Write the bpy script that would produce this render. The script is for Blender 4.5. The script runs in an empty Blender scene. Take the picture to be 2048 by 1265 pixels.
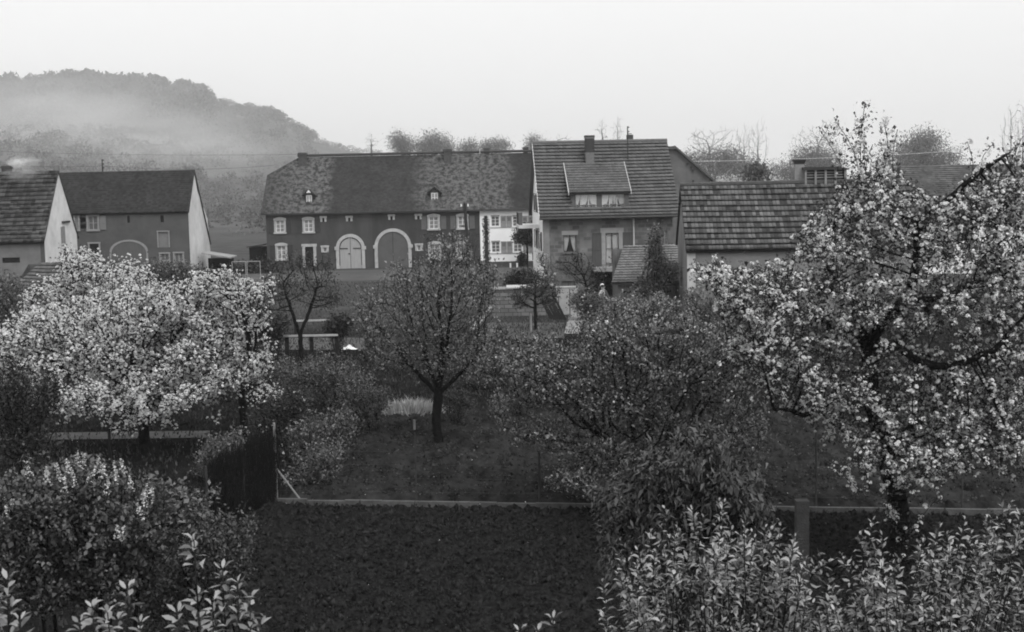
import bpy, bmesh, math, random
import numpy as np
from mathutils import Vector, Matrix

R = math.radians
S = bpy.context.scene
COL = S.collection

# ------------------------------------------------------------------ camera
FPX = 2844.0                      # focal length in photo pixels (2048 wide)
CAM = Vector((0.0, 0.0, 8.3))     # an upper-storey window
cam_d = bpy.data.cameras.new('camera')
cam = bpy.data.objects.new('camera', cam_d); COL.objects.link(cam)
cam_d.sensor_width = 36.0; cam_d.sensor_fit = 'HORIZONTAL'
cam_d.lens = 36.0 * FPX / 2048.0
cam_d.clip_start = 0.2; cam_d.clip_end = 9000
cam_d.dof.use_dof = True; cam_d.dof.focus_distance = 55.0; cam_d.dof.aperture_fstop = 7.0
RM = (Matrix.Rotation(R(90 - 5.57), 4, 'X') @ Matrix.Rotation(R(-1.2), 4, 'Z')).to_3x3()
cam.matrix_world = Matrix.Translation(CAM) @ RM.to_4x4()
S.camera = cam

# ------------------------------------------------------------------ sky, sun, exposure
SUN_EL, SUN_AZ = 52.0, 150.0      # azimuth from +Y (the view direction) clockwise towards +X: behind, to the right
W = bpy.data.worlds.new('World'); S.world = W; W.use_nodes = True
nt = W.node_tree; nt.nodes.clear()
sky = nt.nodes.new('ShaderNodeTexSky'); sky.sky_type = 'NISHITA'; sky.sun_disc = False
sky.sun_elevation = R(SUN_EL); sky.sun_rotation = R(SUN_AZ)
sky.air_density = 1.0; sky.dust_density = 6.0; sky.ozone_density = 1.0
bw = nt.nodes.new('ShaderNodeRGBToBW'); bg = nt.nodes.new('ShaderNodeBackground'); wo = nt.nodes.new('ShaderNodeOutputWorld')
# overcast deck: the clear-sky luminance is evened out towards one cloud brightness
mx = nt.nodes.new('ShaderNodeMix'); mx.data_type = 'FLOAT'
mx.inputs[0].default_value = 0.72; mx.inputs[3].default_value = 9.4
nt.links.new(sky.outputs[0], bw.inputs[0]); nt.links.new(bw.outputs[0], mx.inputs[2]); nt.links.new(mx.outputs[0], bg.inputs[0])
bg.inputs[1].default_value = 0.15
nt.links.new(bg.outputs[0], wo.inputs[0])
sl = bpy.data.lights.new('sun', 'SUN'); sl.energy = 1.5; sl.angle = R(28); sl.color = (1, 1, 1)
so = bpy.data.objects.new('sun', sl); COL.objects.link(so)
sd = Vector((math.sin(R(SUN_AZ)) * math.cos(R(SUN_EL)), math.cos(R(SUN_AZ)) * math.cos(R(SUN_EL)), math.sin(R(SUN_EL))))
so.rotation_euler = sd.to_track_quat('Z', 'Y').to_euler()
so.location = (0, 0, 60)
S.view_settings.view_transform = 'Standard'; S.view_settings.look = 'None'
S.view_settings.exposure = -0.1; S.view_settings.gamma = 1.0
S.cycles.max_bounces = 6; S.cycles.diffuse_bounces = 1; S.cycles.transparent_max_bounces = 16
S.cycles.volume_bounces = 2; S.cycles.transmission_bounces = 4; S.cycles.glossy_bounces = 2
S.cycles.use_adaptive_sampling = False; S.cycles.use_denoising = True; S.cycles.denoising_prefilter = 'ACCURATE'
S.cycles.filter_width = 1.9       # an old lens and film are a little soft

# ------------------------------------------------------------------ survey helpers
def ray(px, py):
    return RM @ Vector(((px - 1024) / FPX, -(py - 632.5) / FPX, -1.0))
def at(px, py, Y):                 # the point seen at a photo pixel, Y metres ahead
    d = ray(px, py); return CAM + d * (Y / d.y)
def gp(px, py, z=0.0):             # the ground point seen at a photo pixel
    d = ray(px, py); return CAM + d * ((z - CAM.z) / d.z)

class Frame:                       # a building's local frame: x along its front, y into its depth
    def __init__(s, x, y, yaw=0.0, z=0.0):
        s.o = Vector((x, y, z)); s.yaw = yaw; s.M = Matrix.Rotation(yaw, 3, 'Z'); s.I = s.M.transposed()
    def f(s, px, py, y=0.0):       # local x, z seen on the local plane y
        c = s.I @ (CAM - s.o); d = s.I @ ray(px, py); t = (y - c.y) / d.y
        p = c + d * t; return p.x, p.z

# ------------------------------------------------------------------ object helpers
def link(o, parent=None):
    COL.objects.link(o)
    if parent is not None: o.parent = parent
    return o
def tag(o, label=None, cat=None, group=None, kind=None):
    if label: o['label'] = label
    if cat: o['category'] = cat
    if group: o['group'] = group
    if kind: o['kind'] = kind
    return o
def empty(name, loc=(0, 0, 0), yaw=0.0, label=None, cat=None, group=None):
    o = bpy.data.objects.new(name, None); link(o); o.location = loc; o.rotation_euler = (0, 0, yaw)
    o.empty_display_size = 0.3
    return tag(o, label, cat, group)

class MB:
    def __init__(s): s.v = []; s.f = []; s.uv = {}
    def poly(s, pts, uv=None):
        i = len(s.v); s.v += [tuple(p) for p in pts]; s.f.append(tuple(range(i, i + len(pts))))
        if uv: s.uv[len(s.f) - 1] = uv
        return s
    def box(s, x0, x1, y0, y1, z0, z1):
        i = len(s.v)
        s.v += [(x0, y0, z0), (x1, y0, z0), (x1, y1, z0), (x0, y1, z0), (x0, y0, z1), (x1, y0, z1), (x1, y1, z1), (x0, y1, z1)]
        s.f += [tuple(i + k for k in q) for q in ((0, 3, 2, 1), (4, 5, 6, 7), (0, 1, 5, 4), (1, 2, 6, 5), (2, 3, 7, 6), (3, 0, 4, 7))]
        return s
    def prism(s, pts, ext):        # closed prism: polygon pts extruded by vector ext
        e = Vector(ext); a = [Vector(p) for p in pts]; b = [p + e for p in a]; n = len(a)
        i = len(s.v); s.v += [tuple(p) for p in a + b]
        s.f.append(tuple(i + k for k in range(n))); s.f.append(tuple(i + n + k for k in reversed(range(n))))
        for k in range(n): s.f.append((i + k, i + n + k, i + n + (k + 1) % n, i + (k + 1) % n))
        return s
    def tube(s, p, q, r0, r1=None, n=8):
        r1 = r0 if r1 is None else r1
        p, q = Vector(p), Vector(q); d = (q - p).normalized(); u = d.orthogonal().normalized(); w = d.cross(u)
        i = len(s.v)
        for c, r in ((p, r0), (q, r1)):
            for k in range(n):
                a = 2 * math.pi * k / n; s.v.append(tuple(c + (u * math.cos(a) + w * math.sin(a)) * r))
        for k in range(n): s.f.append((i + k, i + (k + 1) % n, i + n + (k + 1) % n, i + n + k))
        s.f.append(tuple(i + k for k in reversed(range(n)))); s.f.append(tuple(i + n + k for k in range(n)))
        return s
    def path(s, pts, r0, r1=None, n=6):
        r1 = r0 if r1 is None else r1; m = len(pts) - 1
        for k in range(m):
            s.tube(pts[k], pts[k + 1], r0 + (r1 - r0) * k / m, r0 + (r1 - r0) * (k + 1) / m, n)
        return s
    def build(s, name, m, parent=None, smooth=False):
        me = bpy.data.meshes.new(name); me.from_pydata(s.v, [], s.f)
        if s.uv:
            l = me.uv_layers.new(name='UVMap').data
            for pi, uv in s.uv.items():
                for k, li in enumerate(me.polygons[pi].loop_indices): l[li].uv = uv[k]
        me.materials.append(m)
        if smooth:
            for p in me.polygons: p.use_smooth = True
        o = bpy.data.objects.new(name, me); link(o, parent); return o

def mesh_np(name, verts, faces, m, parent=None, smooth=False):   # faces: list of (n,k) int arrays
    me = bpy.data.meshes.new(name)
    me.vertices.add(len(verts)); me.vertices.foreach_set('co', np.asarray(verts, np.float32).ravel())
    faces = [f for f in faces if len(f)]
    loops = np.concatenate([f.ravel() for f in faces]).astype(np.int32)
    sizes = np.concatenate([np.full(len(f), f.shape[1], np.int32) for f in faces])
    starts = np.concatenate([[0], np.cumsum(sizes)[:-1]]).astype(np.int32)
    me.loops.add(len(loops)); me.loops.foreach_set('vertex_index', loops)
    me.polygons.add(len(sizes)); me.polygons.foreach_set('loop_start', starts)
    try: me.polygons.foreach_set('loop_total', sizes)
    except Exception: pass
    me.update(calc_edges=True); me.validate()
    me.materials.append(m)
    if smooth: me.polygons.foreach_set('use_smooth', np.ones(len(sizes), bool))
    o = bpy.data.objects.new(name, me); link(o, parent); return o

# ------------------------------------------------------------------ materials (the photograph is black and white: so is the place)
def g(v): return (v, v, v, 1)
MATS = {}
def mat(name, lo, hi=None, scale=3.0, rough=0.9, bump=0.0, bscale=None, spec=0.3, stretch=None, streak=0.0):
    if name in MATS: return MATS[name]
    hi = lo if hi is None else hi
    m = bpy.data.materials.new(name); m.use_nodes = True; n = m.node_tree.nodes; L = m.node_tree.links
    b = n['Principled BSDF']; b.inputs['Roughness'].default_value = rough; b.inputs['Specular IOR Level'].default_value = spec
    tc = n.new('ShaderNodeTexCoord'); mp = n.new('ShaderNodeMapping'); L.new(tc.outputs['Object'], mp.inputs[0])
    if stretch: mp.inputs['Scale'].default_value = stretch
    nz = n.new('ShaderNodeTexNoise'); nz.inputs['Scale'].default_value = scale; nz.inputs['Detail'].default_value = 7; nz.inputs['Roughness'].default_value = 0.65
    L.new(mp.outputs[0], nz.inputs['Vector'])
    cr = n.new('ShaderNodeValToRGB'); cr.color_ramp.elements[0].position = 0.32; cr.color_ramp.elements[1].position = 0.68
    cr.color_ramp.elements[0].color = g(lo); cr.color_ramp.elements[1].color = g(hi)
    L.new(nz.outputs[0], cr.inputs[0]); L.new(cr.outputs[0], b.inputs['Base Color'])
    if bump:
        n2 = n.new('ShaderNodeTexNoise'); n2.inputs['Scale'].default_value = bscale or scale * 6; n2.inputs['Detail'].default_value = 5
        L.new(mp.outputs[0], n2.inputs['Vector'])
        bp = n.new('ShaderNodeBump'); bp.inputs['Strength'].default_value = bump; bp.inputs['Distance'].default_value = 0.05
        L.new(n2.outputs[0], bp.inputs['Height']); L.new(bp.outputs[0], b.inputs['Normal'])
    MATS[name] = m; return m

def leaf_mat(name, lo, hi, trans=0.08, rough=0.42, spec=0.3):
    if name in MATS: return MATS[name]
    if hi < .5: lo = lo * .4
    m = bpy.data.materials.new(name); m.use_nodes = True; n = m.node_tree.nodes; L = m.node_tree.links
    b = n['Principled BSDF']; b.inputs['Roughness'].default_value = rough; b.inputs['Specular IOR Level'].default_value = spec
    ge = n.new('ShaderNodeNewGeometry'); cr = n.new('ShaderNodeValToRGB')
    cr.color_ramp.elements[0].color = g(lo); cr.color_ramp.elements[1].color = g(hi)
    L.new(ge.outputs['Random Per Island'], cr.inputs[0]); L.new(cr.outputs[0], b.inputs['Base Color'])
    t = n.new('ShaderNodeBsdfTranslucent'); L.new(cr.outputs[0], t.inputs[0])
    mx = n.new('ShaderNodeMixShader'); mx.inputs[0].default_value = trans
    L.new(b.outputs[0], mx.inputs[1]); L.new(t.outputs[0], mx.inputs[2]); L.new(mx.outputs[0], n['Material Output'].inputs[0])
    MATS[name] = m; return m

def tile_mat(name, c1, c2, w, h, mort=0.0, mortc=0.02, mottle=None, bump=0.5, offset=0.5, patch=0.35, zones=None, lichen=0.2, lscale=1.6):
    """tiles laid out in the roof's own uv (metres along the eave, metres up the slope)"""
    m = bpy.data.materials.new(name); m.use_nodes = True; n = m.node_tree.nodes; L = m.node_tree.links
    b = n['Principled BSDF']; b.inputs['Roughness'].default_value = 0.85; b.inputs['Specular IOR Level'].default_value = 0.25
    tc = n.new('ShaderNodeTexCoord')
    br = n.new('ShaderNodeTexBrick'); br.offset = offset; br.inputs['Scale'].default_value = 1.0
    br.inputs['Brick Width'].default_value = w; br.inputs['Row Height'].default_value = h
    br.inputs['Mortar Size'].default_value = mort; br.inputs['Color1'].default_value = g(c1); br.inputs['Color2'].default_value = g(c2); br.inputs['Mortar'].default_value = g(mortc)
    L.new(tc.outputs['UV'], br.inputs['Vector'])
    nz = n.new('ShaderNodeTexNoise'); nz.inputs['Scale'].default_value = 0.45; nz.inputs['Detail'].default_value = 6; L.new(tc.outputs['UV'], nz.inputs['Vector'])
    mr = n.new('ShaderNodeMapRange'); mr.inputs[1].default_value = 0.3; mr.inputs[2].default_value = 0.7; mr.inputs[3].default_value = 1 - patch; mr.inputs[4].default_value = 1 + patch
    L.new(nz.outputs[0], mr.inputs[0])
    mul = n.new('ShaderNodeMix'); mul.data_type = 'RGBA'; mul.blend_type = 'MULTIPLY'; mul.inputs[0].default_value = 1
    L.new(br.outputs[0], mul.inputs[6]); L.new(mr.outputs[0], mul.inputs[7])
    out = mul.outputs[2]
    if zones:                      # lichen grows on some stretches of the roof
        sx = n.new('ShaderNodeSeparateXYZ'); wob = n.new('ShaderNodeTexNoise'); wob.inputs['Scale'].default_value = 0.7; wob.inputs['Detail'].default_value = 4
        L.new(tc.outputs['UV'], wob.inputs['Vector']); L.new(tc.outputs['UV'], sx.inputs[0])
        ad = n.new('ShaderNodeMath'); ad.operation = 'MULTIPLY_ADD'; ad.inputs[1].default_value = 2.2
        L.new(wob.outputs[0], ad.inputs[0]); L.new(sx.outputs[0], ad.inputs[2])
        dv = n.new('ShaderNodeMath'); dv.operation = 'MULTIPLY_ADD'; dv.inputs[1].default_value = 1 / 40.0; dv.inputs[2].default_value = -1.1 / 40
        L.new(ad.outputs[0], dv.inputs[0])
        zr = n.new('ShaderNodeValToRGB'); e = zr.color_ramp.elements
        e[0].position = 0; e[0].color = g(zones[0][1])
        e[1].position = 1; e[1].color = g(zones[-1][1])
        for p, v in zones[1:-1]: q = e.new(p / 40.0); q.color = g(v)
        L.new(dv.outputs[0], zr.inputs[0])
        l1 = n.new('ShaderNodeTexNoise'); l1.inputs['Scale'].default_value = lscale; l1.inputs['Detail'].default_value = 8; l1.inputs['Roughness'].default_value = 0.75
        L.new(tc.outputs['UV'], l1.inputs['Vector'])
        lr = n.new('ShaderNodeValToRGB'); lr.color_ramp.elements[0].position = 0.44; lr.color_ramp.elements[1].position = 0.56
        L.new(l1.outputs[0], lr.inputs[0])
        mm = n.new('ShaderNodeMath'); mm.operation = 'MULTIPLY'; L.new(lr.outputs[0], mm.inputs[0]); L.new(zr.outputs[0], mm.inputs[1])
        m3 = n.new('ShaderNodeMix'); m3.data_type = 'RGBA'; m3.inputs[7].default_value = g(lichen)
        L.new(mm.outputs[0], m3.inputs[0]); L.new(out, m3.inputs[6]); out = m3.outputs[2]
    L.new(out, b.inputs['Base Color'])
    if bump:
        bp = n.new('ShaderNodeBump'); bp.inputs['Strength'].default_value = bump; bp.inputs['Distance'].default_value = 0.03
        L.new(br.outputs[0], bp.inputs['Height']); L.new(bp.outputs[0], b.inputs['Normal'])
    MATS[name] = m; return m

def glass_mat():
    m = bpy.data.materials.new('window_glass'); m.use_nodes = True; n = m.node_tree.nodes; L = m.node_tree.links
    n.remove(n['Principled BSDF'])
    t = n.new('ShaderNodeBsdfTransparent'); t.inputs[0].default_value = g(0.97)
    gl = n.new('ShaderNodeBsdfGlossy'); gl.inputs['Roughness'].default_value = 0.03
    mx = n.new('ShaderNodeMixShader'); mx.inputs[0].default_value = 0.08
    L.new(t.outputs[0], mx.inputs[1]); L.new(gl.outputs[0], mx.inputs[2]); L.new(mx.outputs[0], n['Material Output'].inputs[0])
    return m
GLASS = glass_mat()
PANE = mat('dark_pane', 0.10, 0.16, 1.0, rough=0.12, spec=0.5)
PANEGREY = mat('curtained_pane', 0.16, 0.34, 1.5, rough=0.2, spec=0.5)
WHITE = mat('white_render', 0.8, 0.9, 0.8, bump=0.15, bscale=30)
AGED = mat('aged_white_render', 0.52, 0.74, 0.7, bump=0.2, bscale=20)
STONE = mat('pale_stone', 0.34, 0.5, 3)
PAINT = mat('white_paint', 0.7, 0.8, 3, rough=0.5)
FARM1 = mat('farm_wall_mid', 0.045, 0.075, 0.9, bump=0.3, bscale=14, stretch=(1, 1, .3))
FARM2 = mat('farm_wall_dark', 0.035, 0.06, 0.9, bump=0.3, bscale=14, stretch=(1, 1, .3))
GREYW = mat('grey_render', 0.13, 0.2, 0.6, bump=0.2, bscale=15)
DARK = mat('dark_wood', 0.012, 0.022, 4, spec=.1)
SHUT = mat('dark_shutter_paint', 0.03, 0.045, 4, rough=0.6)
GSHUT = mat('grey_shutter_paint', 0.22, 0.3, 4, rough=0.6)
GDOOR = mat('pale_grey_planks', 0.3, 0.38, 2, stretch=(6, 6, 0.6))
BRICK = mat('sooty_brick', 0.05, 0.09, 6, bump=0.4)
BRICKL = mat('weathered_brick', 0.14, 0.26, 5, bump=0.4)
BARK = mat('dark_bark', 0.005, 0.014, 6, bump=0.8, bscale=25, spec=0.03)
BARKG = mat('grey_bark', 0.015, 0.035, 6, bump=0.6, bscale=25, spec=.05)
WOOD = mat('weathered_wood', 0.16, 0.28, 4, stretch=(3, 3, 0.4))
CONC = mat('concrete', 0.06, 0.13, 4, bump=0.4, bscale=30)
METAL = mat('dark_metal', 0.03, 0.05, 8, rough=0.6)
INSUL = mat('porcelain', 0.75, 0.8, 3, rough=0.25)
CLOTH = mat('white_cloth', 0.7, 0.82, 6)

# ------------------------------------------------------------------ terrain
def smooth(t): t = np.clip(t, 0, 1); return t * t * (3 - 2 * t)
CREST_PX = np.array([-900, -400, 0, 200, 300, 400, 440, 560, 600, 650, 700, 750, 850, 1000, 1200, 3000])
CREST_PY = np.array([138, 156, 172, 175, 190, 204, 208, 222, 248, 268, 282, 294, 312, 340, 353, 353])
def hill(x, y):
    px = 1024 + x / np.maximum(y, 60) * FPX
    crest = 900 * (355 - np.interp(px, CREST_PX, CREST_PY)) / FPX + 4
    crest = np.where(px > 1200, 0, crest)
    t = smooth((y - 230) / 670.0)
    z = crest * t
    z = z + t * (1.6 * np.sin(x * 0.031 + y * 0.017) + 1.2 * np.sin(x * 0.013 - y * 0.041)) * (crest > 2)
    return np.maximum(z, 0.0)
def grid_sheet(name, xs, ys, zf, m):
    X, Y = np.meshgrid(xs, ys); Z = zf(X, Y)
    v = np.stack([X.ravel(), Y.ravel(), Z.ravel()], 1); nx, ny = len(xs), len(ys)
    i = np.arange(nx * ny).reshape(ny, nx)
    f = np.stack([i[:-1, :-1].ravel(), i[:-1, 1:].ravel(), i[1:, 1:].ravel(), i[1:, :-1].ravel()], 1)
    return mesh_np(name, v, [f], m, smooth=True)
GRASS = mat('rough_grass', 0.045, 0.085, 0.6, bump=0.6, bscale=9, spec=0.1)
HILLM = mat('hill_meadow', 0.05, 0.17, 0.012, spec=0.0, stretch=(1, 2.2, 1))
def ground_mat():
    m = bpy.data.materials.new('ground'); m.use_nodes = True; n = m.node_tree.nodes; L = m.node_tree.links
    b = n['Principled BSDF']; b.inputs['Roughness'].default_value = 0.95; b.inputs['Specular IOR Level'].default_value = 0.0
    ge = n.new('ShaderNodeNewGeometry'); sx = n.new('ShaderNodeSeparateXYZ'); L.new(ge.outputs['Position'], sx.inputs[0])
    def noise(sc, det=6, st=None):
        z = n.new('ShaderNodeTexNoise'); z.inputs['Scale'].default_value = sc; z.inputs['Detail'].default_value = det; z.inputs['Roughness'].default_value = .65
        if st:
            mp = n.new('ShaderNodeMapping'); mp.inputs['Scale'].default_value = st; L.new(ge.outputs['Position'], mp.inputs[0]); L.new(mp.outputs[0], z.inputs['Vector'])
        else: L.new(ge.outputs['Position'], z.inputs['Vector'])
        return z
    def ramp(src, p0, p1, c0, c1):
        r = n.new('ShaderNodeValToRGB'); r.color_ramp.elements[0].position = p0; r.color_ramp.elements[1].position = p1
        r.color_ramp.elements[0].color = g(c0); r.color_ramp.elements[1].color = g(c1); L.new(src, r.inputs[0]); return r
    near = ramp(noise(1.3).outputs[0], .35, .68, .006, .02)
    mid = ramp(noise(0.35).outputs[0], .35, .68, .045, .085)
    far = ramp(noise(.02, 8, (1, 2.5, 1)).outputs[0], .35, .65, .05, .09)
    def fac(y0, y1):
        r = n.new('ShaderNodeMapRange'); r.inputs[1].default_value = y0; r.inputs[2].default_value = y1; r.clamp = True
        wob = n.new('ShaderNodeMath'); wob.operation = 'MULTIPLY_ADD'; wob.inputs[1].default_value = 8.0
        L.new(noise(.15).outputs[0], wob.inputs[0]); L.new(sx.outputs[1], wob.inputs[2]); L.new(wob.outputs[0], r.inputs[0]); return r
    a = n.new('ShaderNodeMix'); a.data_type = 'RGBA'; L.new(fac(76, 96).outputs[0], a.inputs[0]); L.new(near.outputs[0], a.inputs[6]); L.new(mid.outputs[0], a.inputs[7])
    c = n.new('ShaderNodeMix'); c.data_type = 'RGBA'; L.new(fac(190, 260).outputs[0], c.inputs[0]); L.new(a.outputs[2], c.inputs[6]); L.new(far.outputs[0], c.inputs[7])
    L.new(c.outputs[2], b.inputs['Base Color'])
    bp = n.new('ShaderNodeBump'); bp.inputs['Strength'].default_value = .7; bp.inputs['Distance'].default_value = .08
    L.new(noise(7, 6).outputs[0], bp.inputs['Height']); L.new(bp.outputs[0], b.inputs['Normal'])
    return m
xs = np.concatenate([np.linspace(-1700, -160, 90), np.linspace(-150, 150, 60), np.linspace(170, 1700, 50)])
ys = np.concatenate([np.linspace(-120, 220, 40), np.linspace(230, 1100, 100), np.linspace(1150, 2600, 18)])
ground = grid_sheet('ground', xs, ys, hill, ground_mat()); tag(ground, kind='structure')

SOIL = mat('dug_soil', 0.001, 0.03, 8.0, bump=1.0, bscale=14, spec=0.0)
def soil_patch(name, x0, x1, y0, y1, res, amp, m, seed, skew=0.0):
    rng = np.random.default_rng(seed)
    xs = np.arange(x0, x1, res); ys = np.arange(y0, y1, res)
    nx, ny = len(xs), len(ys)
    def zf(X, Y):
        z = np.zeros(X.shape)
        for oc, a in ((1, .35), (2, 1.0), (4, .9)):     # clods: noise at several sizes
            h = rng.random((ny // oc + 3, nx // oc + 3))
            iy = np.arange(ny) / oc; ix = np.arange(nx) / oc
            y0i = iy.astype(int); x0i = ix.astype(int); fy = (iy - y0i)[:, None]; fx = (ix - x0i)[None]
            hh = (h[y0i][:, x0i] * (1 - fy) * (1 - fx) + h[y0i + 1][:, x0i] * fy * (1 - fx) + h[y0i][:, x0i + 1] * (1 - fy) * fx + h[y0i + 1][:, x0i + 1] * fy * fx)
            z += a * hh
        z = (z / 2.25) ** 1.6 * amp + 0.02 + 0.015 * np.sin(Y * 2 * math.pi / 0.55 + np.sin(X * .8))
        e = np.minimum.reduce([X - x0, xs[-1] - X, Y - y0, ys[-1] - Y])
        return np.where(e < 0.12, 0.004 + z * np.clip(e / .12, 0, 1), z)
    X, Y = np.meshgrid(xs, ys); Z = zf(X, Y)
    v = np.stack([X.ravel(), (Y + skew * X).ravel(), Z.ravel()], 1)
    i = np.arange(nx * ny).reshape(ny, nx)
    f = np.stack([i[:-1, :-1].ravel(), i[:-1, 1:].ravel(), i[1:, 1:].ravel(), i[1:, :-1].ravel()], 1)
    o = mesh_np(name, v, [f], m); return tag(o, kind='structure')
SK = -0.155                       # the gardens' edges run a little towards the camera on the right
soil_patch('soil', -7.2, 16.0, 23.0, 34.8, 0.055, 0.34, SOIL, 1, SK)
SOIL2 = mat('garden_soil', 0.008, 0.042, 2.2, bump=1.0, bscale=9, spec=0.0, stretch=(1, .3, 1))
soil_patch('garden_bed', -6.0, 15.5, 35.6, 50.0, 0.08, 0.26, SOIL2, 2, SK)
# sheets of street, paths
def sheet(name, pts, m, z=0.006):
    mb = MB(); mb.poly([(p[0], p[1], z) for p in pts]); return tag(mb.build(name, m), kind='structure')
STREET = mat('village_street', 0.05, 0.085, 0.4, bump=0.3, bscale=4)
PATHM = mat('pale_path', 0.2, 0.34, 0.8, bump=0.4, bscale=6)
sheet('street', [(-60, 119), (25, 117.5), (25, 130.5), (-60, 134.2)], STREET)
sheet('garden_path', [gp(1128, 668), gp(1158, 668), gp(1172, 622), gp(1140, 622)], PATHM)
sheet('left_path', [gp(-60, 882), gp(420, 876), gp(420, 862), gp(-60, 868)], mat('grass_path', .07, .12, 2, bump=.5))
sheet('yard', [gp(560, 700), gp(730, 700), gp(728, 676), gp(572, 676)], mat('trodden_yard', .05, .085, 1.5, bump=.5))
sheet('lawn', [gp(960, 680), gp(1128, 676), gp(1128, 646), gp(975, 646)], mat('lawn_grass', .05, .075, 2, bump=.5))

# ------------------------------------------------------------------ building helpers
def tiled_slope(name, A, B, C, D, n, lip, wave, period, m, parent, under=0.12, ustep=None, sag=0.0, seed=0):
    """one roof slope, eave A-B, ridge D-C, laid in n overlapping courses (real steps and pantile waves)"""
    rng = np.random.default_rng(seed)
    A, B, C, D = [np.array(p, float) for p in (A, B, C, D)]
    N = np.cross(B - A, D - A); N /= np.linalg.norm(N)
    if N[2] < 0: N = -N
    w = np.linalg.norm(B - A); h = np.linalg.norm(D - A)
    nu = max(2, int(w / (ustep or (period / 5 if wave else 0.5))) + 1)
    u = np.linspace(0, 1, nu)
    wv = wave * np.abs(np.sin(math.pi * u * w / period)) if wave else np.zeros(nu)
    V, F, UV = [], [], []; base = 0
    def row(v, off, jit):
        P = (A[None] * (1 - u)[:, None] + B[None] * u[:, None]) * (1 - v) + (D[None] * (1 - u)[:, None] + C[None] * u[:, None]) * v
        s = -sag * np.sin(math.pi * v) * np.sin(math.pi * u)
        return P + N[None] * (off + wv + s + jit)[:, None]
    for i in range(n):
        j0 = rng.normal(0, lip * .12, nu) if lip else np.zeros(nu)
        cl = h / n; dv = min(.14, cl * .4) / cl          # the tiles' lower edge stands off the course below: an open gap
        low = row(i / n, lip, j0); hi = row((i + 1) / n, 0.0, np.zeros(nu)); lip2 = row(i / n, lip * .62, j0)
        rec = row((i + dv) / n, max(lip * (1 - dv) - lip * .38, 0.0), j0); foot = row((i + dv) / n, -0.02, np.zeros(nu))
        V += [low, hi, lip2, rec, foot]
        for vv in (i / n, (i + 1) / n - 1e-4, i / n, i / n, i / n): UV.append(np.stack([u * w, np.full(nu, vv * h)], 1))
        k = base + np.arange(nu - 1)
        for p_, q_ in ((0, 1), (2, 0), (3, 2), (4, 3)):
            F.append(np.stack([k + p_ * nu, k + p_ * nu + 1, k + q_ * nu + 1, k + q_ * nu], 1))
        if i == 0: F.append(np.stack([k + 4 * nu, k + 4 * nu + 1, k + 1, k], 1))
        base += 5 * nu
    # underside slab
    q = np.array([A, B, C, D]); lo = q - N * under; q = q - N * 0.021
    V += [q, lo]; UV.append(np.zeros((8, 2)))
    b = base; F.append(np.array([[b, b + 4, b + 5, b + 1], [b + 1, b + 5, b + 6, b + 2], [b + 2, b + 6, b + 7, b + 3], [b + 3, b + 7, b + 4, b], [b + 4, b + 7, b + 6, b + 5]]))
    V = np.concatenate(V); UV = np.concatenate(UV); F = np.concatenate(F)
    o = mesh_np(name, V, [F], m, parent)
    ul = o.data.uv_layers.new(name='UVMap'); li = np.zeros(len(o.data.loops), np.int32); o.data.loops.foreach_get('vertex_index', li)
    ul.data.foreach_set('uv', UV[li].astype(np.float32).ravel())
    return o

def wall_holes(mb, x0, x1, z0, z1, holes, y=0.0, depth=0.2):
    X = sorted({x0, x1, *[c for h in holes for c in h[:2]]}); Z = sorted({z0, z1, *[c for h in holes for c in h[2:]]})
    for a, b in zip(X, X[1:]):
        for c, d in zip(Z, Z[1:]):
            cx, cz = (a + b) / 2, (c + d) / 2
            if any(h[0] < cx < h[1] and h[2] < cz < h[3] for h in holes): continue
            mb.poly([(a, y, c), (b, y, c), (b, y, d), (a, y, d)])
    for a, b, c, d in holes:
        e = y + depth
        mb.poly([(a, y, c), (a, e, c), (a, e, d), (a, y, d)]); mb.poly([(b, y, c), (b, y, d), (b, e, d), (b, e, c)])
        mb.poly([(a, y, d), (a, e, d), (b, e, d), (b, y, d)]); mb.poly([(a, y, c), (b, y, c), (b, e, c), (a, e, c)])

def window(parent, x0, x1, z0, z1, y, fm, pm, cols=2, rows=3, fr=0.06, bar=0.035, name='window'):
    """casement set in its reveal: frame and glazing bars, the pane a sub-part"""
    mb = MB(); t = 0.06
    mb.box(x0, x0 + fr, y - t, y, z0, z1); mb.box(x1 - fr, x1, y - t, y, z0, z1)
    mb.box(x0 + fr, x1 - fr, y - t, y, z0, z0 + fr); mb.box(x0 + fr, x1 - fr, y - t, y, z1 - fr, z1)
    for c in range(1, cols):
        xc = x0 + (x1 - x0) * c / cols; mb.box(xc - bar, xc + bar, y - t * .9, y - .004, z0 + fr, z1 - fr)
    for r in range(1, rows):
        zc = z0 + (z1 - z0) * r / rows; mb.box(x0 + fr, x1 - fr, y - t * .8, y - .008, zc - bar * .6, zc + bar * .6)
    w = mb.build(name, fm, parent)
    p = MB(); p.box(x0 + fr * .5, x1 - fr * .5, y - 0.02, y - 0.012, z0 + fr * .5, z1 - fr * .5); p.build('pane', pm, w)
    return w
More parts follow.
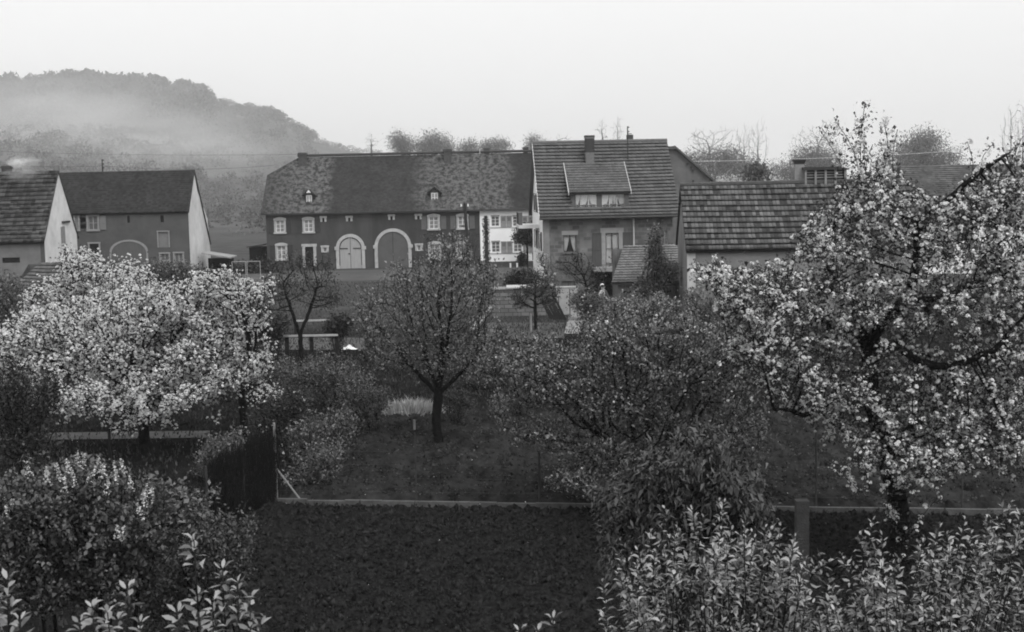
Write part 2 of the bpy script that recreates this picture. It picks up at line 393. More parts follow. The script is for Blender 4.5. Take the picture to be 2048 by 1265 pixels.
def surround(parent, x0, x1, z0, z1, t, m, y=0.0, arch=0.0, sill=True, proud=0.06):
    """stone window surround round an opening, its head slightly bowed"""
    mb = MB(); P = y - proud
    mb.box(x0 - t, x0, P, y + .02, z0, z1); mb.box(x1, x1 + t, P, y + .02, z0, z1)
    n = 7; top = [(x0 - t * 1.25 + (x1 - x0 + 2.5 * t) * k / n, z1 + t + arch * math.sin(math.pi * k / n)) for k in range(n + 1)]
    bot = [(x1 + t * 1.25 - (x1 - x0 + 2.5 * t) * k / n, z1 + arch * .0) for k in (0, n)]
    mb.prism([(a, P - .01, b) for a, b in top + bot], (0, proud + .03, 0))
    if sill: mb.box(x0 - t * 1.4, x1 + t * 1.4, P - .06, y + .02, z0 - t * .9, z0)
    return mb.build('window_surround', m, parent)
def shutter(parent, x0, x1, z0, z1, y, m, holes=False):
    mb = MB(); f = 0.05
    mb.box(x0, x1, y - .05, y - .004, z0, z1)
    mb.box(x0, x1, y - .075, y - .05, z0, z0 + f * 2); mb.box(x0, x1, y - .075, y - .05, z1 - f * 2, z1)
    mb.box(x0, x1, y - .075, y - .05, (z0 + z1) / 2 - f, (z0 + z1) / 2 + f)
    s = mb.build('shutter', m, parent)
    if holes:
        q = MB(); q.box(x0 + .1, x1 - .1, y - .062, y - .052, z1 - .5, z1 - .14); q.build('louvre', mat('shutter_slit', .12, .16, 4), s)
    return s
def chimney(parent, x0, x1, y0, y1, z0, z1, m=BRICK, cap=True):
    mb = MB(); mb.box(x0, x1, y0, y1, z0, z1)
    if cap: mb.box(x0 - .07, x1 + .07, y0 - .07, y1 + .07, z1 - .22, z1 - .06)
    return mb.build('chimney', m, parent)
def hull(parent, L, Dp, zw, ridge_y, ridge_z, holes, m, back_z=None, sides=(True, True), z0=-0.3, depth=0.2, name='wall'):
    mb = MB(); wall_holes(mb, 0, L, z0, zw, holes, 0, depth)
    bz = zw if back_z is None else back_z
    for k, x in enumerate((0, L)):
        if sides[k]: mb.poly([(x, 0, z0), (x, Dp, z0), (x, Dp, bz), (x, ridge_y, ridge_z), (x, 0, zw)])
    mb.poly([(0, Dp, z0), (L, Dp, z0), (L, Dp, bz), (0, Dp, bz)])
    return mb.build(name, m, parent)

# ------------------------------------------------------------------ long farmhouse
YF = 135.0
p = at(535, 528, YF); F = Frame(p.x, YF)
farm = empty('farmhouse', F.o, 0, 'long dark farmhouse with two round arched gateways and a mottled half hipped roof', 'farmhouse')
L = F.f(960, 470)[0]; D = 10.5; RY = 5.2; ov = .45; zr = F.f(760, 312, RY)[1]; ez = F.f(745, 427, -ov)[1] + .15
slope = (zr - ez) / (RY + ov); zw = ez + slope * ov - .12
def rect(fr, a, b, c, d, y=0.0):   # photo rectangle -> local x0,x1,z0,z1
    x0, z1 = fr.f(a, c, y); x1, z0 = fr.f(b, d, y); return [x0, x1, z0, z1]
WR = [rect(F, 551, 569, 441, 465), rect(F, 608, 626, 440, 464), rect(F, 554, 572, 492, 519), rect(F, 858, 877, 434, 458), rect(F, 916, 934, 433, 457), rect(F, 859, 880, 489, 516), rect(F, 914, 929, 489, 516)]
DOOR = rect(F, 610, 628, 494, 534)
SM = [rect(F, 644.5, 649, 436.5, 444), rect(F, 696, 701, 436, 443), rect(F, 780.5, 785.5, 433, 440), rect(F, 834, 839.5, 432, 439)]
SM2 = [rect(F, 646, 654, 495, 505), rect(F, 834, 842, 491, 502)]
xs_ = F.f(745, 480)[0]
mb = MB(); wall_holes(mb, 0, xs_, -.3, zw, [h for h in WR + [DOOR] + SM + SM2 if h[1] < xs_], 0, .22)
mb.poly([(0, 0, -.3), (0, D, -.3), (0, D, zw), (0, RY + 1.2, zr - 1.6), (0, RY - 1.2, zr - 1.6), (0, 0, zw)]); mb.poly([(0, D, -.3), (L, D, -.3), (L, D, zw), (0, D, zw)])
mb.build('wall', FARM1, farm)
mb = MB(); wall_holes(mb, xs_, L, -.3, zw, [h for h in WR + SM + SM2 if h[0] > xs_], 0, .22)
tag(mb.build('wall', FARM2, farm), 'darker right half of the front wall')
for k, h in enumerate(WR):
    window(farm, *h, .14, PAINT, PANEGREY); surround(farm, *h, .15, STONE, arch=.14)
    wd = .44 if k < 3 else .5
    if k in (5,): continue
    sm = SHUT if k < 3 else mat('mid_shutter', .1, .13, 3)
    shutter(farm, h[0] - .24 - wd, h[0] - .24, h[2] - .05, h[3] + .05, 0, sm); shutter(farm, h[1] + .24, h[1] + .24 + wd, h[2] - .05, h[3] + .05, 0, sm)
for h in SM:
    surround(farm, *h, .19, STONE, sill=False); q = MB(); q.box(h[0], h[1], .1, .13, h[2], h[3]); q.build('vent_hole', DARK, farm)
for h in SM2:
    surround(farm, *h, .17, STONE, sill=False); window(farm, *h, .14, PAINT, PANEGREY, 1, 1)
surround(farm, *DOOR, .26, STONE, sill=False)
q = MB(); q.box(DOOR[0], DOOR[1], .1, .16, -.1, DOOR[3]); q.box(DOOR[0] + .1, DOOR[1] - .1, .08, .1, 1.0, DOOR[3] - .25)
d_ = q.build('door', DARK, farm); q = MB(); q.box(DOOR[1] - .2, DOOR[1] - .14, .04, .1, 1.0, 1.12); q.build('handle', METAL, d_)
def arch_gate(parent, x0, x1, zs, t, leafm, name, braces):
    cx = (x0 + x1) / 2; r = (x1 - x0) / 2; n = 24; m2 = MB()
    for a, b in ((x0, x0 + t), (x1 - t, x1)): m2.box(a, b, -.12, .03, -.3, zs)
    m2.box(x0 - .12, x0 + t + .02, -.16, .03, zs - .12, zs + .2); m2.box(x1 - t - .02, x1 + .12, -.16, .03, zs - .12, zs + .2)
    for k in range(n):
        a0, a1 = math.pi * k / n, math.pi * (k + 1) / n
        m2.prism([(cx + rr * math.cos(a), -.12, zs + rr * math.sin(a)) for rr, a in ((r - t, a0), (r, a0), (r, a1), (r - t, a1))], (0, .15, 0))
    m2.build('gate_surround', STONE, parent)
    ri = r - t; m3 = MB()
    for s in (-1, 1):
        pts = [(cx + s * .02, -.03, -.05)] + [(cx + s * ri, -.03, -.05)] + [(cx + s * ri * math.cos(a), -.03, zs + ri * math.sin(a)) for a in np.linspace(0, math.pi / 2 * .985, 9)]
        m3.prism(pts, (0, .05, 0))
    gt = m3.build(name, leafm, parent)
    if braces:
        for s in (-1, 1):
            q = MB()
            q.box(*sorted((cx + s * .25, cx + s * (ri - .05))), -.06, -.032, zs - .06, zs + .05)
            q.box(*sorted((cx + s * (ri - .07), cx + s * ri)), -.06, -.032, 0.3, zs + .2)
            q.box(*sorted((cx + s * (.9), cx + s * 1.05)), -.05, -.032, zs + 1.0, zs + 1.16)
            for k in range(8):
                a0, a1 = (math.pi / 2 * .9) * k / 8, (math.pi / 2 * .9) * (k + 1) / 8
                q.prism([(cx + s * rr * math.cos(a), -.06, zs + rr * math.sin(a)) for rr, a in ((ri - .09, a0), (ri - .01, a0), (ri - .01, a1), (ri - .09, a1))], (0, .028, 0))
            q.build('hinge_strap', METAL, gt)
        q = MB(); q.box(cx - .2, cx - .05, -.07, -.032, 1.35, 1.45); q.build('handle', METAL, gt)
G1 = rect(F, 671, 731, 469, 537); zs1 = F.f(700, 500)[1]
arch_gate(farm, G1[0], G1[1], G1[3] - (G1[1] - G1[0]) / 2, .3, GDOOR, 'gate', True)
G2 = rect(F, 748, 824, 458, 533)
arch_gate(farm, G2[0], G2[1], G2[3] - (G2[1] - G2[0]) / 2, .3, mat('gate_dull', .085, .115, 1), 'gate', False)
# cornice
q = MB(); q.box(xs_, L, -.1, .02, zw - .12, zw - .02); q.box(0, xs_ - .01, -.1, .02, zw - .1, zw - .03); q.build('cornice', mat('dull_cornice', .22, .3, 2), farm)
# roof: plain tiles, half hip at the left end; one continuous ridge runs on over the white house
RT = tile_mat('farm_roof', .014, .03, .22, .18, mort=.012, mortc=.02, patch=.35, bump=.8,
    zones=[(0, .35), (0.5, .5), (3.0, .8), (5.8, .9), (6.6, .08), (14, .12), (15.3, .7), (19.0, .85), (24.5, .85), (25.3, .0), (40, .0)], lichen=.13, lscale=2.2)
L2 = L + 6.8
def rp(x, y): return (x, y, zw + .12 + slope * y) if y <= RY else (x, y, zw + .12 + slope * (2 * RY - y))
hy = RY * .66; hx = 2.55
mb = MB()
def slab_face(pts, du=0.0):
    ss = math.sqrt(1 + slope * slope)
    mb.poly(pts, [(p_[0] - (-.35) + du, (p_[1] + ov) * ss) for p_ in pts])
XE = L
slab_face([rp(-.4, -ov), rp(XE, -ov), rp(XE, RY), rp(hx, RY), rp(-.3, hy)])
mb.poly([rp(-.3, hy), rp(hx, RY), rp(-.3, 2 * RY - hy)], [(0, 0), (4, 3), (8, 0)])
mb.poly([rp(-.3, 2 * RY - hy), rp(hx, RY), rp(XE, RY), rp(XE, 2 * RY + ov), rp(-.4, 2 * RY + ov)], [(0, 5), (3, 9), (25, 9), (25, 0), (0, 0)])
lo = [rp(-.4, -ov), rp(XE, -ov)]
mb.poly([lo[0], (lo[0][0], lo[0][1], lo[0][2] - .14), (lo[1][0], lo[1][1], lo[1][2] - .14), lo[1]])
mb.poly([(-.4, -ov, ez - .14), (-.4, .3, ez - .14 + 0), (XE, .3, ez - .14), (XE, -ov, ez - .14)])
farm_roof = mb.build('roof', RT, farm)
q = MB(); q.tube((hx - .1, RY, zr + .17), (XE, RY, zr + .17), .13, .13, 6); q.build('ridge_tiles', mat('ridge_dark', .04, .07, 5), farm_roof)
for (a, b, t) in ((599, 614, 306), (888, 903, 299)):
    x0, z1 = F.f(a, t, RY); x1, _ = F.f(b, t, RY); chimney(farm_roof, x0, x1, RY - .9, RY - .15, zr - 1.4, z1)
for (a, b, c, d) in ((611, 625, 385, 410), (861, 877, 380, 405)):   # little gabled dormers
    yd = .6; x0, x1, z0, z1 = rect(F, a, b, c, d, yd); cx = (x0 + x1) / 2; hw = (x1 - x0) / 2 + .12
    m4 = MB(); m4.box(x0 - .05, x0 + .04, yd, yd + 1.4, z0 - .2, z1 - .25); m4.box(x1 - .04, x1 + .05, yd, yd + 1.4, z0 - .2, z1 - .25)
    m4.prism([(x0, yd + .03, z1 - .25), (x1, yd + .03, z1 - .25), (cx, yd + .03, z1 + .12)], (0, .05, 0))
    dm = m4.build('dormer', BRICK, farm_roof)
    m5 = MB()
    for s in (-1, 1): m5.prism([(cx, yd - .15, z1 + .2), (cx, yd - .15, z1 + .32), (cx + s * (hw + .25), yd - .15, z1 - .28), (cx + s * (hw + .2), yd - .15, z1 - .36)], (0, 2.0, 0))
    m5.build('dormer_roof', mat('dormer_tiles', .035, .06, 5, bump=.4), dm)
    window(dm, x0 + .06, x1 - .06, z0, z1 - .3, yd + .1, PAINT, PANEGREY, 2, 2)
    if a < 700:
        q = MB(); q.prism([(cx - .22, yd - .17, z1 - .05), (cx + .22, yd - .17, z1 - .05), (cx, yd - .17, z1 + .22)], (0, .02, 0)); q.build('gable_board', PAINT, dm)

# ------------------------------------------------------------------ white house at the right end of the row
p = at(961, 528, YF); F = Frame(F.o.x + L + .01, YF)
wh = empty('rowhouse', F.o, 0, 'white rendered house joined to the right end of the long farmhouse', 'house')
L3 = 7.0
WW = [rect(F, 982, 999, 433, 453), rect(F, 1025, 1042, 433, 453), rect(F, 983, 1000, 484, 505), rect(F, 1027, 1044, 483, 504)]
DR = rect(F, 1064, 1074, 484, 521)
zp = F.f(1000, 523.5)[1]
mb = MB(); wall_holes(mb, 0, L3, zp, zw, WW + [DR], 0, .2); mb.poly([(L3, 0, zp), (L3, D, zp), (L3, D, zw), (L3, RY, zr), (L3, 0, zw)]); mb.poly([(0, D, -.3), (L3, D, -.3), (L3, D, zw), (0, D, zw)])
mb.build('wall', WHITE, wh)
q = MB(); q.box(0.02, L3, -.08, .1, -.3, zp); q.build('plinth', mat('plinth', .06, .09, 3), wh)
for h in WW:
    w_ = window(wh, *h, .12, PAINT, PANE, 2, 3, bar=.03); q = MB(); q.box(h[0] - .1, h[1] + .1, -.08, .02, h[2] - .1, h[2]); q.build('sill', PAINT, w_)
    q = MB(); q.box(h[0] - .02, h[1] + .02, -.03, .01, h[3], h[3] + .1); q.build('lintel', mat('lintel_grey', .25, .32, 4), w_)
    for s in (0, 1):
        a = h[1] + .12 + s * .55; shutter(wh, a, a + .52, h[2] - .1, h[3] + .02, 0, GSHUT, True)
    shutter(wh, h[0] - .64 if h[0] > 2 else h[0] - .5, h[0] - .14, h[2] - .1, h[3] + .02, 0, mat('pale_shutter', .5, .6, 3))if h[0] < 2 else None
q = MB(); q.box(DR[0], DR[1], .1, .16, 0, DR[3]); q.box(DR[0] + .1, DR[1] - .1, .08, .1, .9, DR[3] - .2); q.build('door', DARK, wh)
xo = L - 0.01
RT2 = tile_mat('rowhouse_roof', .012, .026, .22, .18, mort=.012, mortc=.02, patch=.35, bump=.8,
    zones=[(0, .85), (2.5, .8), (3.3, .05), (40, .05)], lichen=.125, lscale=2.2)
mb = MB(); ss = math.sqrt(1 + slope * slope)
def face2(pts): mb.poly(pts, [(p_[0], (p_[1] + ov) * ss) for p_ in pts])
face2([rp(0.003, -ov), rp(L3 + .3, -ov), rp(L3 + .3, RY), rp(0.003, RY)]); face2([rp(.003, RY), rp(L3 + .3, RY), rp(L3 + .3, 2 * RY + ov), rp(.003, 2 * RY + ov)])
mb.poly([(0.003, -ov, ez), (0.003, -ov, ez - .14), (L3 + .3, -ov, ez - .14), (L3 + .3, -ov, ez)]); mb.poly([(0.003, -ov, ez - .14), (0.003, .3, ez - .14), (L3 + .3, .3, ez - .14), (L3 + .3, -ov, ez - .14)])
mb.poly([rp(L3 + .3, -ov), rp(L3 + .3, RY), (L3 + .3, RY, zr), (L3 + .3, -ov, ez - .14)])
wr_ = mb.build('roof', RT2, wh)
q = MB(); q.tube((0.1, RY, zr + .17), (L3 + .3, RY, zr + .17), .13, .13, 6); q.build('ridge_tiles', MATS['ridge_dark'], wr_)
for (a, b, t) in ((968, 978, 296), (1046, 1056, 294)):
    x0, z1 = F.f(a, t, RY); x1, _ = F.f(b, t, RY); chimney(wr_, x0, x1, RY + .3, RY + .9, zr - 1.4, z1)

# ------------------------------------------------------------------ main house (steep tiled roof, long dormer)
YM = 97.0
p = at(1089, 600, YM); F = Frame(p.x, YM, R(3.2)); MHF = F
mh = empty('house', F.o, F.yaw, 'tall stone house with steep pantiled roof, long dormer and balcony on its white gable', 'house')
L = F.f(1346, 500)[0]; D = 9.6; RY = 4.8
eo = .55
ezp = F.f(1220, 434, -eo)[1]; zr = F.f(1220, 284, RY)[1]; slope = (zr - ezp) / (RY + eo); zw = ezp + slope * eo - .08
W1 = rect(F, 1127, 1153, 471, 504); W2 = rect(F, 1211, 1238, 467, 528); WB = rect(F, 1123, 1151, 563, 577); W3 = rect(F, 1323, 1336, 462, 490)
CELL = rect(F, 1190, 1232, 541, 600)
CELL[2] = -.3
HOLES = [W1, W2, WB, W3, CELL]
mb = MB(); wall_holes(mb, 0, L, -.3, zw, HOLES, 0, .22)
mb.poly([(L, 0, -.3), (L, D, -.3), (L, D, zw), (L, RY, zr - .12), (L, 0, zw)]); mb.poly([(0, D, -.3), (L, D, -.3), (L, D, zw), (0, D, zw)])
MWALL = mat('rubble_render', .13, .24, 1.1, bump=.5, bscale=9)
def stone_mat():
    m = bpy.data.materials.new('rubble_stone'); m.use_nodes = True; n = m.node_tree.nodes; Lk = m.node_tree.links; b = n['Principled BSDF']; b.inputs['Roughness'].default_value = .9; b.inputs['Specular IOR Level'].default_value = .2
    tc = n.new('ShaderNodeTexCoord'); mp = n.new('ShaderNodeMapping'); mp.inputs['Rotation'].default_value = (R(90), 0, 0); Lk.new(tc.outputs['Object'], mp.inputs[0])
    br = n.new('ShaderNodeTexBrick'); br.inputs['Scale'].default_value = 1; br.inputs['Brick Width'].default_value = .5; br.inputs['Row Height'].default_value = .26; br.inputs['Mortar Size'].default_value = .02
    br.inputs['Color1'].default_value = g(.085); br.inputs['Color2'].default_value = g(.17); br.inputs['Mortar'].default_value = g(.15)
    Lk.new(mp.outputs[0], br.inputs['Vector'])
    nz = n.new('ShaderNodeTexNoise'); nz.inputs['Scale'].default_value = .8; nz.inputs['Detail'].default_value = 7; Lk.new(tc.outputs['Object'], nz.inputs['Vector'])
    mr = n.new('ShaderNodeMapRange'); mr.inputs[1].default_value = .32; mr.inputs[2].default_value = .68; mr.inputs[3].default_value = .6; mr.inputs[4].default_value = 1.35; Lk.new(nz.outputs[0], mr.inputs[0])
    mu = n.new('ShaderNodeMix'); mu.data_type = 'RGBA'; mu.blend_type = 'MULTIPLY'; mu.inputs[0].default_value = 1; Lk.new(br.outputs[0], mu.inputs[6]); Lk.new(mr.outputs[0], mu.inputs[7]); Lk.new(mu.outputs[2], b.inputs['Base Color'])
    bp = n.new('ShaderNodeBump'); bp.inputs['Strength'].default_value = .5; bp.inputs['Distance'].default_value = .03; Lk.new(br.outputs[0], bp.inputs['Height']); Lk.new(bp.outputs[0], b.inputs['Normal']); return m
RUB = stone_mat()
mb.build('wall', RUB, mh)
# quoin strip at the left corner, rendered pale
q = MB(); q.box(-.02, .42, -.04, .05, -.3, zw - .05); q.build('corner_render', mat('corner_grey', .18, .26, 2, bump=.3), mh)
# white gable on the left
q = MB(); x = 0.0
GW = [(2.6, 4.9, 6.05, 7.75)]       # y0,y1,z0,z1 of the shuttered gable window
q.poly([(-.03, 0, -.3), (-.03, D, -.3), (-.03, D, zw), (-.03, RY, zr - .12), (-.03, 0, zw)]); q.build('gable_wall', WHITE, mh)
def gable_window(y0, y1, z0, z1):
    m6 = MB(); m6.box(-.09, -.034, y0, y1, z0, z1); w_ = m6.build('window', PAINT, mh)
    m7 = MB(); m7.box(-.1, -.092, y0 + .08, (y0 + y1) / 2 - .04, z0 + .08, z1 - .08); m7.box(-.1, -.092, (y0 + y1) / 2 + .04, y1 - .08, z0 + .08, z1 - .08); m7.build('pane', PANE, w_)
    for a in (y0 - .75, y1 + .1):
        m8 = MB(); m8.box(-.09, -.034, a, a + .65, z0 - .05, z1 + .05); m8.build('shutter', SHUT, mh)
zA = F.f(1076, 430)[1]; zB = F.f(1076, 388)[1]
gable_window(2.0, 3.1, zA + .1, zB - .1); gable_window(5.6, 6.7, zA + .1, zB - .1)
gable_window(5.6, 6.7, F.f(1076, 503)[1], F.f(1076, 468)[1]); gable_window(1.6, 2.7, F.f(1076, 503)[1], F.f(1076, 468)[1])
# balcony on the gable
zb = F.f(1060, 457)[1]
q = MB(); q.box(-1.45, -.035, 3.2, 6.6, zb - .12, zb + .12); bal = q.build('balcony', PAINT, mh)
q = MB()
q.box(-1.45, -1.2, 3.2, 3.45, zb + .12, zb + 1.0)
q.build('balcony_post', mat('grey_post', .12, .16, 4), bal)
q = MB()
for k in range(9): q.tube((-1.4, 3.6 + k * .36, zb + .12), (-1.4, 3.6 + k * .36, zb + .95), .015, n=4)
q.tube((-1.4, 3.3, zb + .95), (-1.4, 6.6, zb + .95), .025, n=5); q.build('balcony_railing', METAL, bal)
# front windows with curtains
def curtain(parent, xa, xb, z0, z1, y, side):
    """one curtain drawn to a side: hangs straight on its outer edge, gathered on the inner one, pleats modelled"""
    n, mm = 14, 10; V = []; Fc = []
    for i in range(mm + 1):
        t = i / mm; gather = 1 - .62 * t ** 1.6
        for k in range(n + 1):
            s = k / n; xx = xa + (xb - xa) * s * gather if side < 0 else xb - (xb - xa) * s * gather
            V.append((xx, y + .02 * math.sin(s * 22), z1 + (z0 - z1) * t))
    for i in range(mm):
        for k in range(n): a = i * (n + 1) + k; Fc.append((a, a + 1, a + n + 2, a + n + 1))
    me = bpy.data.meshes.new('curtain'); me.from_pydata(V, [], Fc); me.materials.append(CURT); o = bpy.data.objects.new('curtain', me); link(o, parent); return o
CURT = leaf_mat('curtain_cloth', .92, .95, .3, rough=.9, spec=0)
FRAME = mat('window_paint', .2, .26, 3, rough=.5)
DFRAME = mat('dark_frame', .05, .07, 4)
def curtained(parent, h, y, cols, rows, fm, pairs):
    w_ = window(parent, *h, y, fm, GLASS, cols, rows, fr=.045, bar=.02)
    x0, x1, z0, z1 = h; n = len(pairs); wd = (x1 - x0) / n
    for i, pr in enumerate(pairs):
        a, b = x0 + wd * i + .04, x0 + wd * (i + 1) - .04
        if 'l' in pr: curtain(w_, a, (a + b) / 2 if 'r' in pr else b, z0 + .04, z1 - .03, y + .03, -1)
        if 'r' in pr: curtain(w_, (a + b) / 2 if 'l' in pr else a, b, z0 + .04, z1 - .03, y + .03, 1)
        if 'f' in pr:
            c = MB(); nn = 16
            for k in range(nn):
                xa, xb = a + (b - a) * k / nn, a + (b - a) * (k + 1) / nn
                c.poly([(xa, y + .03 + .015 * (k % 2), z0 + .04), (xb, y + .03 + .015 * ((k + 1) % 2), z0 + .04), (xb, y + .03 + .015 * ((k + 1) % 2), z1 - .03), (xa, y + .03 + .015 * (k % 2), z1 - .03)])
            c.build('curtain', CURT, w_)
    return w_
w_ = curtained(mh, W1, .13, 2, 1, DFRAME, ['l', 'r'])
q = MB(); q.box(W1[0] - .15, W1[1] + .15, -.12, .03, W1[2] - .12, W1[2]); q.build('sill', mat('dull_sill', .1, .14, 4), w_)
q = MB(); q.box(W1[0] - .12, W1[1] + .12, -.02, .01, W1[3] + .005, W1[3] + .3); q.build('lintel', mat('lintel_pale', .26, .34, 3), w_)
w_ = curtained(mh, W2, .13, 2, 2, DFRAME, ['f', 'f'])
q = MB(); q.box(W2[0] - .35, W2[1] + .35, -.02, .01, W2[3] + .005, W2[3] + .36); q.build('lintel', MATS['lintel_pale'], w_)
q = MB(); q.box(W2[0] - .28, W2[0], -.015, .01, W2[2], W2[3]); q.box(W2[1], W2[1] + .28, -.015, .01, W2[2], W2[3]); q.build('jamb', MATS['lintel_pale'], w_)
shutter(mh, W2[0] - .92, W2[0] - .3, W2[2] - .15, W2[3] + .05, 0, mat('plank_shutter', .06, .09, 3, stretch=(8, 8, .6)))
shutter(mh, W2[1] + .3, W2[1] + .92, W2[2] - .15, W2[3] + .05, 0, MATS['plank_shutter'])
window(mh, *W3, .13, FRAME, PANE, 2, 2); window(mh, *WB, .13, DFRAME, PANE, 2, 1)
q = MB(); x0, z1 = F.f(1184, 534); x1, z0 = F.f(1236, 541); q.box(x0, x1, -1.1, .02, z0, z1); q.build('landing', mat('landing_slab', .24, .32, 3), mh)
x0, z1 = F.f(1263, 436, -.1); q = MB(); q.tube((x0 + .14, -.1, F.f(1267, 492, -.1)[1] - 1.0), (x0 + .14, -.1, zw - .1), .065, n=8); q.build('downpipe', mat('zinc', .4, .5, 3, rough=.6), mh)
# roof slopes
MR = tile_mat('pantiles', .09, .13, .3, math.hypot(zr - ezp, RY + eo) / 22, patch=.2, bump=0, offset=0)
oe = .28
A = (-oe, -eo, ezp); B = (L + .45, -eo, ezp); C = (L + .45, RY, zr); Dd = (-oe, RY, zr)
rf = tiled_slope('roof', A, B, C, Dd, 22, .1, .035, .3, MR, mh, sag=.05)
bk = tiled_slope('roof', (-oe, 2 * RY + eo, ezp), (L + .45, 2 * RY + eo, ezp), (L + .45, RY, zr), (-oe, RY, zr), 22, .05, 0, .3, MR, mh)
q = MB()
nr = int((L + .7) / .36)
for k in range(nr):
    xa = -oe + (L + .45 + oe) * k / nr; xb = -oe + (L + .45 + oe) * (k + 1) / nr
    q.tube((xa, RY, zr + .03), (xb + .02, RY, zr + .03), .13, .115, 8)
q.build('ridge_tiles', mat('ridge_mid', .1, .16, 5), rf)
q = MB(); q.prism([(-oe - .03, -eo - .02, ezp + .02), (-oe - .03, RY, zr + .02), (-oe - .03, RY, zr - .16), (-oe - .03, -eo - .02, ezp - .16)], (.05, 0, 0)); q.build('verge_board', PAINT, rf)
q = MB(); q.tube((-oe, -eo - .08, ezp - .04), (L + .45, -eo - .08, ezp - .04), .08, n=8); q.build('gutter', mat('gutter_zinc', .05, .08, 3), rf)
# dormer
yd = .12
dx0, dz1 = F.f(1143, 388, yd); dx1, dz0 = F.f(1258, 419, yd)
ye = yd - .28; ze = F.f(1200, 386, ye)[1]
yt = min(np.linspace(1, 4.6, 200), key=lambda y_: abs(F.f(1190, 328, y_)[1] - (ezp + slope * (y_ + eo))))
x0t = F.f(1131, 330, yt)[0]; x1t = F.f(1247, 328, yt)[0]; zt2 = ezp + slope * (yt + eo) + .06
q = MB(); zs_ = ezp + slope * (yd + eo)
q.box(dx0, dx1, yd, yd + .1, zs_ - .15, dz0 + .05)
for a in (dx0, dx1 - .12): q.prism([(a, yd, zs_ - .1), (a, yd, dz1 + .05), (a, yt - .15, zt2 - .15), (a, yt, zt2 - .2)], (.12, 0, 0))
mid = F.f(1199, 400, yd)[0]
q.box(mid - .17, mid + .17, yd, yd + .1, dz0 + .05, dz1 + .02); q.box(dx0, dx0 + .28, yd - .01, yd + .1, dz0 + .05, dz1 + .02); q.box(dx1 - .34, dx1, yd - .01, yd + .1, dz0 + .05, dz1 + .02); q.box(dx0, dx1, yd, yd + .1, dz1 - .02, dz1 + .25)
dm = q.build('dormer', mat('dormer_boards', .09, .13, 3), rf)
dxl = F.f(1138, 386, ye)[0]; dxo = F.f(1262, 384, ye)[0]
tiled_slope('dormer_roof', (dxl, ye, ze), (dxo, ye, ze), (dxo, yt, zt2), (dxl, yt, zt2), 12, .05, .03, .22, tile_mat('dormer_pantiles', .09, .14, .22, .22, patch=.2, bump=0, offset=0), dm)
q = MB()
for a in (dxl - .04, dxo - .01):
    q = MB(); q.prism([(a, ye - .02, ze + .06), (a, yt, zt2 + .06), (a, yt, zt2 - .1), (a, ye - .02, ze - .12)], (.05, 0, 0))
    q.build('dormer_verge', mat('verge_zinc', .42, .5, 3), dm)
h1 = rect(F, 1146, 1193, 390, 418, yd); h2 = rect(F, 1204, 1249, 390, 418, yd)
curtained(dm, h1, yd + .08, 3, 1, PAINT, ['l', 'l', 'r']); curtained(dm, h2, yd + .08, 3, 1, PAINT, ['l', 'lr', 'r'])
# the dormer stands open behind its windows: a dark room
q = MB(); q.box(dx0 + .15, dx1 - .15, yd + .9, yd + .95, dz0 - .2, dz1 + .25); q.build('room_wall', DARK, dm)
# tall chimney and mast
yc = 3.0
x0, z1 = F.f(1171, 273, yc); x1, _ = F.f(1188, 273, yc)
q = MB(); q.box(x0, x1, yc, yc + .55, zr - 2.4, z1); q.box(x0 - .04, x1 + .04, yc - .04, yc + .59, z1 - .16, z1 - .05); ch = q.build('chimney', mat('chimney_brick', .12, .2, 7, bump=.5), rf)
q = MB(); q.box(x0 - .02, x1 + .02, yc - .02, yc + .57, z1 - 1.1, z1 - .17); q.box(x0 - .05, x1 + .05, yc - .05, yc + .6, z1 - .05, z1 + .06); q.build('chimney_top', mat('sooty_top', .035, .06, 5), ch)
x0, z1 = F.f(1254, 270, RY + .5); x1, _ = F.f(1266, 270, RY + .5); chimney(rf, x0, x1, RY + .4, RY + .9, zr - .8, z1, cap=False)
xm, zm = F.f(1255, 253, 3.4); q = MB(); q.tube((xm, 3.4, zr - 2.6), (xm, 3.4, zm), .045, .04, 6); q.box(xm - .05, xm + .28, 3.38, 3.42, zm - .55, zm - .5)
mst = q.build('mast', METAL, rf)
for dz in (0, .3, .55):
    q = MB(); q.tube((xm + .08, 3.4, zm - .12 - dz), (xm + .08, 3.4, zm - .02 - dz), .05, .03, 6); q.build('insulator', BRICK, mst)
MAST = F.o + F.M @ Vector((xm, 3.4, zm - .2))

# ------------------------------------------------------------------ lean-to in front of the main house
YL = 88.0
p = at(1236, 600, YL); F = Frame(p.x, YL)
ls = empty('lean_to', F.o, 0, 'low pantiled lean-to shed with plank front standing before the tall stone house', 'shed')
L = F.f(1369, 590)[0]; ze = F.f(1290, 566, -.3)[1]; DL = 4.6; zt = F.f(1300, 491, DL)[1]
mb = MB(); wall_holes(mb, 0, L, -.3, ze, [(L * .70, L * .83, 0, 1.35), (L * .86, L - .1, .0, ze - .3)], 0, .15)
mb.poly([(0, 0, -.3), (0, DL, -.3), (0, DL, zt - .2), (0, 0, ze)]); mb.poly([(L, 0, -.3), (L, DL, -.3), (L, DL, zt - .2), (L, 0, ze)]); mb.poly([(0, DL, -.3), (L, DL, -.3), (L, DL, zt - .2), (0, DL, zt - .2)])
mb.build('wall', mat('shed_planks', .1, .2, 1.5, stretch=(9, 9, .5), bump=.3), ls)
q = MB(); q.box(L * .70, L * .83, .1, .15, 0, 1.35); q.build('door', WOOD, ls)
q = MB(); q.box(.3, L * .8, -.03, .0, ze - .62, ze - .52); q.build('beam', DARK, ls)
x0t = F.f(1247, 492, DL)[0]; x1t = F.f(1369, 492, DL)[0]
